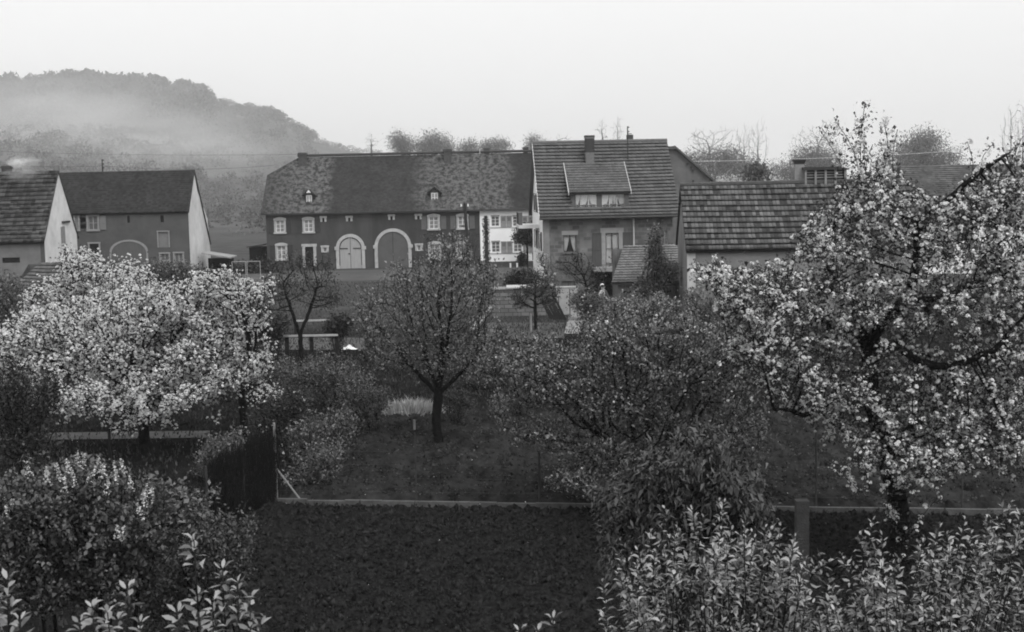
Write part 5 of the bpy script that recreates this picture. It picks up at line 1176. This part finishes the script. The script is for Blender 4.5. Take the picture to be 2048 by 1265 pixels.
# ------------------------------------------------------------------ kerb, fences, posts, rails
def kerb_line(x, off=35.2): return np.array([x, off + SK * x, 0.0])
kb = empty('kerb', (0, 0, 0), 0, 'long low concrete kerb between the dug soil and the middle garden beds', 'kerb')
rng = np.random.default_rng(3); q = MB(); x = -6.35
while x < 15.6:
    w = .98; a = kerb_line(x); b_ = kerb_line(x + w - .012); h = .15 + rng.normal(0, .008); n_ = np.array([.155, 1, 0]) * .05
    i0 = len(q.v); q.v += [tuple(p_) for p_ in (a - n_, b_ - n_, b_ + n_, a + n_)] + [tuple(p_ + np.array([0, 0, h])) for p_ in (a - n_, b_ - n_, b_ + n_, a + n_)]
    q.f += [tuple(i0 + k for k in f) for f in ((0, 3, 2, 1), (4, 5, 6, 7), (0, 1, 5, 4), (1, 2, 6, 5), (2, 3, 7, 6), (3, 0, 4, 7))]; x += w
q.build('kerb_stones', CONC, kb)
fn = empty('wire_fence', tuple(kerb_line(-6.1)), 0, 'thin wire fence on slender posts standing along the concrete kerb', 'fence')
o_ = kerb_line(-6.1); PG = mat('post_grey', .022, .045, 5)
def pole_part(px, ytop, ybase, r, name='post', m=PG):
    k = min(np.linspace(-6.2, 15, 400), key=lambda x_: abs((RM.transposed() @ (Vector(kerb_line(x_, 35.32)) - CAM)).x / -(RM.transposed() @ (Vector(kerb_line(x_, 35.32)) - CAM)).z * FPX + 1024 - px))
    bse = kerb_line(k, 35.32); top = at(px, ytop, bse[1]).z; q = MB(); q.tube(tuple(bse - o_), (bse[0] - o_[0], bse[1] - o_[1], top), r, n=6); q.build(name, m, fn); return bse
pp = [pole_part(545, 846, 1000, .035, m=mat('post_light', .2, .28, 5)), pole_part(834, 866, 1005, .022), pole_part(1079, 905, 1005, .03), pole_part(1356, 880, 1010, .03), pole_part(1634, 862, 1015, .024, m=METAL), pole_part(1922, 900, 1025, .024, m=METAL)]
c0 = pp[0] - o_; q = MB(); q.tube((c0[0], c0[1], .95), (c0[0] + .62, c0[1] - .1, .12), .026, n=6); q.build('strut', MATS['post_light'], fn)
q = MB()
for hgt in (.35, .7, 1.05, 1.4):
    for a, b_ in zip(pp, pp[1:]): q.tube((a[0] - o_[0], a[1] - o_[1], hgt), (b_[0] - o_[0], b_[1] - o_[1], hgt), .0035, n=3)
q.build('wires', METAL, fn)
# netting overgrown with dry bines, running from the corner post towards the house
a = pp[0]; b_ = ga(418, 1090); nf = empty('netting_fence', tuple(b_), 0, 'dark netting fence overgrown with dry stems running from the kerb corner to the lower left', 'fence')
d = a - b_; Ln = np.linalg.norm(d); d = d / Ln; q = MB(); rng = np.random.default_rng(12)
for k in range(int(Ln / .05)): q.tube(tuple(d * k * .05), tuple(d * k * .05 + np.array([0, 0, 1.75])), .0035, n=3)
for k in range(35): q.tube((0, 0, .05 + k * .05), tuple(d * Ln + np.array([0, 0, .05 + k * .05])), .0035, n=3)
q.build('netting', METAL, nf)
P_, Q_ = [], []
for k in range(4200):
    u = rng.random() * Ln; z = rng.random() * 1.7; p0 = d * u + np.array([rng.normal(0, .05), rng.normal(0, .05), z]); P_.append(p0); Q_.append(p0 + np.array([rng.normal(0, .06), rng.normal(0, .06), rng.uniform(.15, .5)]))
V, F_ = tubes(np.array(P_), np.array(Q_), np.full(len(P_), .007), np.full(len(P_), .004), 3); mesh_np('dry_stems', V, [F_], mat('dry_stem', .006, .018, 5, spec=.05), nf)
q = MB()
for u in (0.0, Ln * .5): q.tube(tuple(d * u - np.array([0, 0, .2])), tuple(d * u + np.array([0, 0, 1.9])), .04, n=6)
for k, u in enumerate((.0, .5)): q = MB(); q.tube(tuple(d * u * Ln - np.array([0, 0, .2])), tuple(d * u * Ln + np.array([0, 0, 1.85])), .04, n=6); q.build('post', PG, nf)
def stick(name, label, cat, px, ytop, ybase, w, m, square=False, lean=0.0):
    b = ga(px, ybase); top = at(px + lean, ytop, b[1]).z; o = empty(name, tuple(b), 0, label, cat); q = MB()
    if square: q.box(-w / 2, w / 2, -w / 2, w / 2, -.3, top); q.prism([(-w / 2 - .006, -w / 2 - .006, top), (w / 2 + .006, -w / 2 - .006, top), (w / 2 + .006, w / 2 + .006, top), (-w / 2 - .006, w / 2 + .006, top)], (0, 0, .05))
    else: q.tube((0, 0, -.2), (0, 0, top), w / 2, w / 2 * .9, 7)
    q.build('post', m, o); return o
stick('concrete_post', 'stout square concrete post rising from the pale foreground bush', 'post', 1604, 1006, 1262, .22, mat('post_concrete', .025, .045, 6, bump=.5, bscale=30), True)
stick('stake', 'short pale wooden stake in the middle bed left of the centre tree', 'stake', 829, 840, 868, .09, WOOD)
stick('fence_post', 'short black post standing in the grass in front of the broad left blossom tree', 'post', 221, 858, 922, .1, DARK)
stick('stake', 'pale stake beside the trunk of the small tree before the block wall', 'stake', 1062, 628, 664, .12, WOOD)
def rail(label, xa, xb, y_rail, Y, posts):
    a, c = at(xa, y_rail, Y), at(xb, y_rail, Y); o = empty('rail', (a.x, Y, 0), 0, label, 'rail'); q = MB(); L_ = c.x - a.x; q.box(0, L_, -.05, .05, a.z - .05, a.z + .04); q.build('bar', mat('worn_white_paint', .3, .48, 2), o)
    for t in posts: q = MB(); q.box(L_ * t - .09, L_ * t + .09, .06, .22, -.2, a.z + .0); q.build('post', DARK, o)
rail('white wooden rail on dark posts beside the forked plum tree', 567, 676, 672.5, 67.0, (.05, .5, .97))
rail('far white rail partly hidden behind the forked plum tree', 588, 736, 642, 77.0, (.02, .6, .98))
# crumpled cloth
b = ga(697, 699); q = MB(); rng = np.random.default_rng(4); n1, n2 = 22, 12; V = []
for i in range(n1):
    for j in range(n2):
        u, v = i / (n1 - 1) * 2 - 1, j / (n2 - 1) * 2 - 1; e = max(0, 1 - u * u - v * v * .8)
        V.append((u * .42, v * .25, .01 + e * .11 * (1 + .5 * math.sin(u * 4.5 + 1)) + .03 * math.sin(u * 9 + v * 5) * e + .05 * rng.random() * e))
Fc = [(i * n2 + j, (i + 1) * n2 + j, (i + 1) * n2 + j + 1, i * n2 + j + 1) for i in range(n1 - 1) for j in range(n2 - 1)]
q.v = V; q.f = Fc; c_ = q.build('cloth', CLOTH); c_.location = b; tag(c_, 'crumpled white cloth lying on the trodden ground below the white rail', 'cloth')

# block wall, pale wall, leaning boards, small fences
BLK = tile_mat('block_courses', .13, .2, .5, .24, mort=.018, mortc=.05, patch=.3, bump=.6)
def uvbox(mb, x0, x1, y0, y1, z0, z1):
    def f(pts, uv): mb.poly(pts, uv)
    f([(x0, y0, z0), (x1, y0, z0), (x1, y0, z1), (x0, y0, z1)], [(x0, z0), (x1, z0), (x1, z1), (x0, z1)]); f([(x1, y0, z0), (x1, y1, z0), (x1, y1, z1), (x1, y0, z1)], [(y0, z0), (y1, z0), (y1, z1), (y0, z1)])
    f([(x0, y1, z0), (x0, y0, z0), (x0, y0, z1), (x0, y1, z1)], [(y1, z0), (y0, z0), (y0, z1), (y1, z1)]); f([(x1, y1, z0), (x0, y1, z0), (x0, y1, z1), (x1, y1, z1)], [(x1, z0), (x0, z0), (x0, z1), (x1, z1)])
    f([(x0, y0, z1), (x1, y0, z1), (x1, y1, z1), (x0, y1, z1)], [(x0, y0), (x1, y0), (x1, y1), (x0, y1)])
b = ga(984, 634); Y = b[1]; o = empty('block_wall', tuple(b), 0, 'low concrete block enclosure with boards on top beside the dark ivy pole', 'wall')
L = at(1105, 600, Y).x - b[0]; h = at(990, 580, Y).z; q = MB(); uvbox(q, 0, L, 0, 2.2, -.2, h); q.build('wall', BLK, o)
q = MB(); q.box(-.1, 1.3, -.12, 1.6, h + .004, h + .06); q.build('board', WOOD, o); q = MB(); q.box(.9, 2.6, -.15, 1.7, h + .07, h + .14); q.build('board', mat('board_pale', .4, .5, 3), o); q = MB(); q.box(2.3, L + .1, -.1, 1.5, h + .15, h + .2); q.build('board', WOOD, o)
b = ga(1112, 630); Y = b[1]; o = empty('garden_wall', tuple(b), 0, 'short pale rendered wall right of the block enclosure, below the basement window', 'wall')
L = at(1156, 600, Y).x - b[0]; h = at(1130, 576, Y).z; q = MB(); q.box(0, L, 0, .3, -.2, h); q.build('wall', mat('pale_wall', .3, .44, 1.5, bump=.4), o); q = MB(); q.box(-.03, L + .03, -.04, .34, h, h + .07); q.build('coping', mat('coping', .4, .5, 2), o)
for k, (px, lab) in enumerate(((1118, 'thin dark stake left against the short pale wall'), (1140, 'thin dark stake right against the short pale wall'))): stick('stake', lab, 'stake', px, 578 + 14 * (1 - k), 632, .05, DARK)
b = ga(1098, 640); o = empty('board_stack', tuple(b), 0, 'dark old boards leaning together between the block wall and the pale wall', 'boards')
rng = np.random.default_rng(9)
for k in range(6):
    q = MB(); x0 = -.5 + k * .16; t = rng.uniform(.85, 1.25); q.prism([(x0 + .55, -.02 * k, 0), (x0 + .72, -.02 * k, 0), (x0 + .16, .35, t), (x0 - .02, .35, t + .05)], (0, .03, 0)); q.build('board', DARK, o)
a = at(975, 556, 105.0); o = empty('picket_fence', (a.x, 105, 0), 0, 'short picket fence panel right behind the dark ivy pole', 'fence'); L = at(1006, 556, 105.0).x - a.x; q = MB()
for k in range(14): q.box(L * k / 14, L * k / 14 + .05, -.02, .0, .1, a.z)
q.build('pickets', WOOD, o); q = MB(); q.box(0, L, 0.002, .05, a.z - .06, a.z); q.box(0, L, .002, .05, .3, .38); q.build('fence_rails', WOOD, o)
for px, lab in ((1021, 'small white marker post left of the plant by the white rowhouse door'), (1034, 'small white marker post right beside the plant by the white rowhouse door')):
    b = ga(px, 531.5); o = empty('marker_post', (b[0], 131.2, 0), 0, lab, 'post', 'white marker posts before the rowhouse'); q = MB(); q.box(-.07, .07, -.07, .07, -.1, .42); q.build('post', PAINT, o)
a = at(464, 524, 120.0); o = empty('pipe_railing', (a.x, 120, 0), 0, 'thin pale pipe railing of two frames left of the long farmhouse', 'railing'); L = at(520, 524, 120.0).x - a.x; q = MB()
for s, e in ((0, L * .48), (L * .53, L)):
    q.tube((s, 0, a.z), (e, 0, a.z), .03, n=5); q.tube((s, 0, 0), (s, 0, a.z), .03, n=5); q.tube((e, 0, 0), (e, 0, a.z), .03, n=5); q.tube((s, 0, .25), (e, 0, .25), .02, n=5)
q.build('pipes', mat('pipe_pale', .3, .4, 3), o)
a = at(498, 493, 140.0); o = empty('shed', (a.x, 140, 0), 0, 'small dark wooden shed against the left end of the long farmhouse', 'shed'); L = at(524, 493, 140.0).x - a.x; q = MB(); q.box(0, L, 0, 3, -.2, a.z - .15); q.build('wall', DARK, o); q = MB(); q.prism([(-.2, -.3, a.z - .12), (L + .1, -.3, a.z + .05), (L + .1, -.3, a.z + .15), (-.2, -.3, a.z - .02)], (0, 3.5, 0)); q.build('roof', mat('felt_roof', .05, .08, 2), o)
# terrain steps: pale path edge by the pole
sheet('stone_edge', [gp(936, 660), gp(950, 660), gp(990, 612), gp(980, 612)], PATHM, .008)

# ------------------------------------------------------------------ poles and wires
def upole(label, px, py, tx, ty, r, ivy):
    b = ga(px, py); t = a3(tx, ty, b[1]); o = empty('utility_pole', tuple(b), 0, label, 'pole'); q = MB(); q.tube((0, 0, -.3), tuple(t - b), r * 1.15, r * .85, 9); q.build('pole', mat('tarred_pole', .02, .035, 6), o); tp = t - b
    q = MB(); q.tube((tp[0] - .28, tp[1], tp[2] - .25), (tp[0] + .28, tp[1], tp[2] - .25), .03, n=5); br = q.build('crossarm', METAL, o)
    for s in (-.26, .26): q = MB(); q.tube((tp[0] + s, tp[1], tp[2] - .25), (tp[0] + s, tp[1], tp[2] - .05), .07, .045, 7); q.build('insulator', INSUL, br)
    if ivy:
        rng = np.random.default_rng(6); n = 900; u = rng.random(n); a = rng.random(n) * 6.28; pos = np.stack([tp[0] * u + np.cos(a) * (r + .05), tp[1] * u + np.sin(a) * (r + .05), tp[2] * u * .97], 1); scatter('ivy', T_LEAF, pos, unit(rng, n), np.stack([np.cos(a), np.sin(a), np.full(n, .3)], 1), np.full(n, .13), LEAF_DARK, o)
    return t
pt1 = upole('dark leaning pole with white insulators in front of the farmhouse wall', 942, 572, 929, 407, .14, False)
pt2 = upole('ivy covered dark pole in front of the white rowhouse corner', 976, 594, 971, 432, .13, True)
def wire(label, p0, p1, sag, r=.014, m=METAL):
    p0, p1 = np.array(p0, float), np.array(p1, float); q = MB(); ts = np.linspace(0, 1, 13); pts = [tuple(p0 + (p1 - p0) * t - np.array([0, 0, sag * 4 * t * (1 - t)]) - p0) for t in ts]; q.path(pts, r, r, 4); o = q.build('overhead_wire', m); o.location = p0; tag(o, label, 'wire', 'overhead wires')
wire('highest dark wire crossing the misty hill to the farmhouse chimney', a3(-90, 300, 140), a3(604, 309, 139), .25)
wire('dark wire from the left edge to the mast on the grey barn roof', a3(-90, 320, 128), MAST2, .3)
wire('dark wire from the mast on the grey barn roof to the farmhouse roof', MAST2, a3(548, 331, 139), .35)
wire('pale wire from the grey gable across the background trees to the right edge', a3(1384, 323, 117.9), a3(2110, 286, 112), .3, .018, INSUL)

# ------------------------------------------------------------------ two people in the garden
def person(label, px, Y, seed, stoop, coat_m, cap_m, cap_name, face=1.0):
    b = np.array([a3(px, 640, Y)[0], Y, 0]); o = empty('person', tuple(b), 0, label, 'person')
    SKIN = mat('skin', .28, .34, 8, rough=.6); lean = stoop
    hip = Vector((0, 0, .92)); chest = hip + Vector((math.sin(lean) * .42 * face, 0, math.cos(lean) * .42)); neck = hip + Vector((math.sin(lean) * .58 * face, 0, math.cos(lean) * .58)); head = neck + Vector((math.sin(lean * .8 + .1) * .17 * face, 0, math.cos(lean * .8) * .17))
    bm = [hip, chest, neck, head, head + Vector((.03 * face, 0, .08)),
          Vector((0, .09, .88)), Vector((.03 * face, .1, .48)), Vector((0, .1, .07)), Vector((.14 * face, .1, .04)),
          Vector((0, -.09, .88)), Vector((.05 * face, -.1, .48)), Vector((.04 * face, -.1, .07)), Vector((.18 * face, -.1, .04))]
    E = [(0, 1), (1, 2), (2, 3), (3, 4), (0, 5), (5, 6), (6, 7), (7, 8), (0, 9), (9, 10), (10, 11), (11, 12)]; Rr = [.15, .16, .06, .1, .085, .1, .065, .045, .04, .1, .065, .045, .04]
    for s in (1, -1):
        sh = chest + Vector((0, .18 * s, .06)); el = sh + Vector((.08 * face, .05 * s, -.28)); wr = el + Vector((.2 * face, -.05 * s, -.12)); i = len(bm); bm += [sh, el, wr, wr + Vector((.09 * face, -.01 * s, -.03))]; E += [(1, i), (i, i + 1), (i + 1, i + 2), (i + 2, i + 3)]; Rr += [.065, .05, .036, .035]
        for f_ in range(5):        # fingers
            j = len(bm); bm += [bm[i + 3] + Vector((.045 * face, (-.03 + .015 * f_) * s, -.015 - .004 * f_)), bm[i + 3] + Vector((.075 * face, (-.034 + .017 * f_) * s, -.045))]; E += [(i + 3, j), (j, j + 1)]; Rr += [.011, .009]
    me = bpy.data.meshes.new('body'); me.from_pydata(bm, E, []); ob = bpy.data.objects.new('body', me); link(ob, o); md = ob.modifiers.new('skin', 'SKIN'); me.materials.append(SKIN)
    for v, r_ in zip(me.skin_vertices[0].data, Rr): v.radius = (r_, r_)
    me.skin_vertices[0].data[0].use_root = True; sb = ob.modifiers.new('sub', 'SUBSURF'); sb.levels = sb.render_levels = 1
    q = MB(); rings = [(hip - Vector((0, 0, .45)), .25, .22), (hip - Vector((0, 0, .2)), .22, .2), (hip, .2, .19), (hip.lerp(chest, .5), .185, .2), (chest, .185, .24), (chest.lerp(neck, .75), .12, .16), (neck, .075, .085)]; n = 14   # coat
    for c, rx, ry in rings: q.v += [(c.x + rx * math.cos(2 * math.pi * k / n), c.y + ry * math.sin(2 * math.pi * k / n) , c.z + .012 * math.sin(5 * 2 * math.pi * k / n)) for k in range(n)]
    for i in range(len(rings) - 1):
        for k in range(n): q.f.append((i * n + k, i * n + (k + 1) % n, (i + 1) * n + (k + 1) % n, (i + 1) * n + k))
    for s in (1, -1):
        sh = chest + Vector((0, .18 * s, .06)); el = sh + Vector((.08 * face, .05 * s, -.28)); wr = el + Vector((.2 * face, -.05 * s, -.12)); q.tube(sh, el, .085, .068, 9); q.tube(el, wr, .068, .052, 9)
    q.build('coat', coat_m, o, True)
    hv = head + Vector((-.01 * face, 0, .05)); q = MB(); n = 12
    for i in range(6):
        a = math.pi * .56 * i / 5; q.v += [(hv.x + .118 * math.sin(a) * math.cos(2 * math.pi * k / n) - .01 * face, hv.y + .108 * math.sin(a) * math.sin(2 * math.pi * k / n), hv.z + .115 * math.cos(a)) for k in range(n)]
    for i in range(5):
        for k in range(n): q.f.append((i * n + k, (i + 1) * n + k, (i + 1) * n + (k + 1) % n, i * n + (k + 1) % n))
    q.build(cap_name, cap_m, o, True)
    nose = MB(); nose.prism([(head.x + .1 * face, -.018, head.z - .02), (head.x + .1 * face, .018, head.z - .02), (head.x + .1 * face, 0, head.z + .045)], (.03 * face, 0, -.01)); nose.build('nose', SKIN, o)
    return o
person('person in a pale coat with dark hair standing among the bushes by the lean-to', 1203, 84.5, 1, .12, mat('pale_coat', .5, .62, 6), mat('dark_hair', .015, .03, 9), 'hair')
person('person in dark clothes with a white cap stooping right beside the pale coat', 1214, 86.0, 2, .38, mat('dark_coat', .05, .09, 6), CLOTH, 'cap', -1.0)

# ------------------------------------------------------------------ background trees
BGL = leaf_mat('far_leaf', .2, .14); TWIG = mat('far_twig', .07, .1, 3)
def far(label, px, Y, lobes, seed, name='bare_tree', bare=True, base_z=None, **kw):
    b = np.array([a3(px, 340, Y)[0], Y, 0.0]); b[2] = float(hill(np.array([b[0]]), np.array([b[1]]))[0])
    d = dict(per=200, step=1.1, infl=9, kill=1.5, R0=.22, tip=.016, wood=TWIG, thr=.12, pull=(0, 0, .35), jitter=.06, thick=.12, db=1.0, dl=1.0)
    if not bare: d.update(leaf=BGL, leaf_n=44, leaf_size=.26, leaf_spread=.85, R0=.2, clump=.7, shell=.75)
    dep = kw.pop('dep', 5.0); h = kw.pop('h', 4.0); d.update(kw)
    return plant(name, label, 'tree', b, blobs_px(lobes, Y, dep), seed, trunk_top=b + [0, 0, h], **d)
BG = 'hazy trees behind the village roofs'
far('broad bare tree with forked limbs just right of the grey gable', 1421, 270, [(1421, 290, 46, 30), (1395, 280, 24, 24), (1450, 278, 26, 26)], 81, group=BG, per=330, h=5)
far('wide leafy bush mass under the broad bare tree right of the grey gable', 1425, 263, [(1425, 335, 62, 28), (1460, 318, 30, 20), (1385, 330, 34, 22), (1490, 340, 36, 22)], 82, name='leafy_tree', bare=False, group=BG, per=330)
far('left of two slim bare trees right of the broad bare one', 1488, 303, [(1488, 285, 20, 40)], 83, group=BG, pull=(0, 0, .8), per=110)
far('right of two slim bare trees right of the broad bare one', 1516, 303, [(1517, 290, 24, 48)], 84, group=BG, pull=(0, 0, .8), per=130)
far('bushy dark shrub on the skyline right beside the two slim bare trees', 1512, 150, [(1512, 352, 16, 14)], 85, name='leafy_tree', bare=False, group=BG, per=110, leaf_size=.3, leaf_spread=.5, dep=1.5, step=.7, kill=.8)
far('fan of bare upright rods behind the barn chimney', 1625, 276, [(1625, 285, 48, 34), (1655, 275, 26, 36)], 86, group=BG, pull=(0, 0, .7), per=330)
far('leafy tree behind the barn chimney and roof vent', 1630, 270, [(1590, 345, 55, 22), (1650, 328, 50, 22), (1620, 318, 40, 18)], 87, name='leafy_tree', bare=False, group=BG, per=300)
far('dome shaped dark tree rising behind the big white apple tree', 1835, 256, [(1835, 320, 70, 30), (1842, 295, 38, 26), (1790, 330, 40, 22), (1880, 325, 40, 24), (1855, 280, 20, 14)], 88, name='leafy_tree', bare=False, group=BG, per=520)
far('tall bare poplar at the right edge', 2022, 290, [(2022, 270, 20, 60)], 89, group=BG, pull=(0, 0, .9), per=170)
far('second bare poplar cut by the right edge', 2044, 297, [(2046, 265, 16, 60)], 90, group=BG, pull=(0, 0, .9), per=130)
far('pale bare poplar left above the tall stone house ridge', 1204, 337, [(1204, 265, 14, 30)], 91, group=BG, pull=(0, 0, .9), per=90)
far('pale bare poplar right above the tall stone house ridge', 1236, 337, [(1236, 265, 15, 32)], 92, group=BG, pull=(0, 0, .9), per=90)
far('low bare treetops above the left half of the tall stone house ridge', 1115, 324, [(1100, 285, 22, 10), (1125, 280, 18, 14)], 93, group=BG, per=110)
far('leafy tree above the middle of the long farmhouse ridge', 800, 310, [(800, 290, 22, 20), (815, 295, 16, 14)], 94, name='leafy_tree', bare=False, group=BG, per=200)
far('leafy tree just left of the second farmhouse chimney', 868, 317, [(868, 288, 26, 18), (850, 300, 24, 14), (890, 300, 18, 14)], 95, name='leafy_tree', bare=False, group=BG, per=230)
far('low leafy tree right of the second farmhouse chimney', 945, 324, [(945, 300, 18, 12), (930, 304, 16, 10)], 96, name='leafy_tree', bare=False, group=BG, per=110)
far('low leafy tree above the third roof chimney of the row', 990, 324, [(975, 299, 14, 10), (1002, 296, 18, 14)], 97, name='leafy_tree', bare=False, group=BG, per=130)
far('small leafy tree between the last row chimney and the tall stone house', 1066, 324, [(1066, 295, 13, 18)], 98, name='leafy_tree', bare=False, group=BG, per=90)
far('thin bare tree left of the farmhouse ridge trees', 745, 324, [(742, 284, 16, 18)], 99, group=BG, per=110)
far('scrubby tree on the slope between the grey barn and the farmhouse', 470, 222, [(470, 492, 36, 16), (440, 486, 20, 14)], 100, name='leafy_tree', bare=False, group=BG, per=160, h=.6, leaf_size=.3, dep=2.5, leaf_n=5)
far('second scrubby tree on the slope close to the farmhouse corner', 508, 232, [(510, 480, 22, 20)], 101, name='leafy_tree', bare=False, group=BG, per=120, h=.6, leaf_size=.3, dep=2.5, leaf_n=5)

# the wooded hill: one far mass of crowns
def woodland():
    rng = np.random.default_rng(21); P, Sz = [], []
    def crowns(n, pxa, pxb, ya, yb, hgt, rad, leaves):
        for _ in range(n):
            px = rng.uniform(pxa, pxb); y = rng.uniform(ya, yb); x = (px - 1024) / FPX * y; z = float(hill(np.array([x]), np.array([y]))[0])
            r = rad * rng.uniform(.65, 1.3); h = hgt * rng.uniform(.7, 1.2); d = unit(rng, leaves); d[:, 2] = np.abs(d[:, 2]) * 1.0 - .25
            q_ = np.array([x, y, z + h - r]) + d * (rng.random((leaves, 1)) ** .35) * np.array([r, r, r * 1.05]); P.append(q_); Sz.append(np.full(leaves, .23 * r))
    crowns(230, -150, 432, 790, 915, 14, 7.2, 330)
    crowns(70, -150, 425, 830, 915, 14, 4.0, 110)
    crowns(420, -150, 430, 600, 800, 11, 6.0, 170)
    crowns(420, -150, 420, 400, 620, 6, 3.6, 80)
    crowns(230, 425, 640, 700, 910, 7, 3.6, 90)
    crowns(160, 425, 640, 440, 700, 5, 3.0, 70)
    crowns(130, 600, 800, 780, 910, 4, 2.2, 60)
    crowns(420, -100, 640, 235, 430, 3.4, 2.3, 70)
    P = np.concatenate(P); Sz = np.concatenate(Sz); n = len(P)
    o = scatter('woodland', T_LEAF, P, unit(rng, n), unit(rng, n), Sz * rng.uniform(.6, 1.5, n), leaf_mat('wood_leaf', .07, .06), None); tag(o, kind='stuff')
woodland()

# ------------------------------------------------------------------ smoke and haze
def volume(name, dens, aniso=.3, soft=None):
    m = bpy.data.materials.new(name); m.use_nodes = True; n = m.node_tree.nodes; L_ = m.node_tree.links; n.remove(n['Principled BSDF'])
    v = n.new('ShaderNodeVolumePrincipled'); v.inputs['Color'].default_value = g(1.0); v.inputs['Density'].default_value = dens; v.inputs['Anisotropy'].default_value = aniso
    if soft:                       # wisps: thins out to nothing at its edge
        tc = n.new('ShaderNodeTexCoord'); mp = n.new('ShaderNodeMapping'); mp.inputs['Scale'].default_value = [1 / (r * 1.1) for r in soft]; L_.new(tc.outputs['Object'], mp.inputs[0])
        gr = n.new('ShaderNodeTexGradient'); gr.gradient_type = 'SPHERICAL'; L_.new(mp.outputs[0], gr.inputs[0])
        nz = n.new('ShaderNodeTexNoise'); nz.inputs['Scale'].default_value = 2.2; nz.inputs['Detail'].default_value = 4; L_.new(mp.outputs[0], nz.inputs['Vector'])
        mr = n.new('ShaderNodeMapRange'); mr.inputs[1].default_value = .35; mr.inputs[2].default_value = .7; mr.inputs[3].default_value = .1; mr.inputs[4].default_value = 2.6; L_.new(nz.outputs[0], mr.inputs[0])
        a = n.new('ShaderNodeMath'); a.operation = 'MULTIPLY'; L_.new(gr.outputs[1], a.inputs[0]); L_.new(mr.outputs[0], a.inputs[1])
        c = n.new('ShaderNodeMath'); c.operation = 'MULTIPLY'; c.inputs[1].default_value = dens; L_.new(a.outputs[0], c.inputs[0]); L_.new(c.outputs[0], v.inputs['Density'])
    L_.new(v.outputs[0], n['Material Output'].inputs['Volume']); return m
def blob(name, c, r, seed, m):
    bm = bmesh.new(); bmesh.ops.create_icosphere(bm, subdivisions=4, radius=1.0); rng = np.random.default_rng(seed); ph = rng.random((6, 3)) * 6
    for v in bm.verts:
        k = 1 + .2 * math.sin(v.co.x * 3 + ph[0, 0]) * math.sin(v.co.y * 3 + ph[0, 1]) + .14 * math.sin(v.co.x * 6 + v.co.z * 5 + ph[1, 0]); v.co = Vector((v.co.x * k * r[0], v.co.y * k * r[1], v.co.z * k * r[2]))
    me = bpy.data.meshes.new(name); bm.to_mesh(me); bm.free(); me.materials.append(m); o = bpy.data.objects.new(name, me); link(o); o.location = c; return tag(o, kind='stuff')
def puff(c, r, seed, dens): blob('smoke', c, r, seed, volume('smoke_' + str(seed), dens, .2, r))
puff(SMOKE_AT + Vector((.75, 0, .2)), (.9, .6, .5), 1, 1.6); puff(SMOKE_AT + Vector((1.5, .1, .3)), (1.5, .9, .55), 2, .5); puff(SMOKE_AT + Vector((1.6, -1.2, -.7)), (1.6, .8, .7), 3, .35)
puff(at(150, 262, 520), (70, 45, 22), 4, .010); puff(at(40, 225, 520), (50, 40, 18), 5, .010); puff(at(330, 318, 420), (46, 36, 13), 6, .009); puff(at(250, 300, 480), (60, 40, 15), 7, .007)
mist = bmesh.new(); bmesh.ops.create_icosphere(mist, subdivisions=5, radius=1.0)
for v in mist.verts: v.co = Vector((math.copysign(abs(v.co.x) ** .75, v.co.x) * 900, math.copysign(abs(v.co.y) ** .75, v.co.y) * 520, v.co.z * 78))
me = bpy.data.meshes.new('mist'); mist.to_mesh(me); mist.free(); me.materials.append(volume('valley_mist', .0006, 0.0)); o = bpy.data.objects.new('mist', me); link(o); o.location = (-60, 665, 6); tag(o, kind='stuff')
HZ = volume('haze_air', .00024, 0.0)
q = MB(); q.box(-1690, 1690, -115, 2590, -1.6, 96); hz = q.build('haze', HZ); tag(hz, kind='stuff')
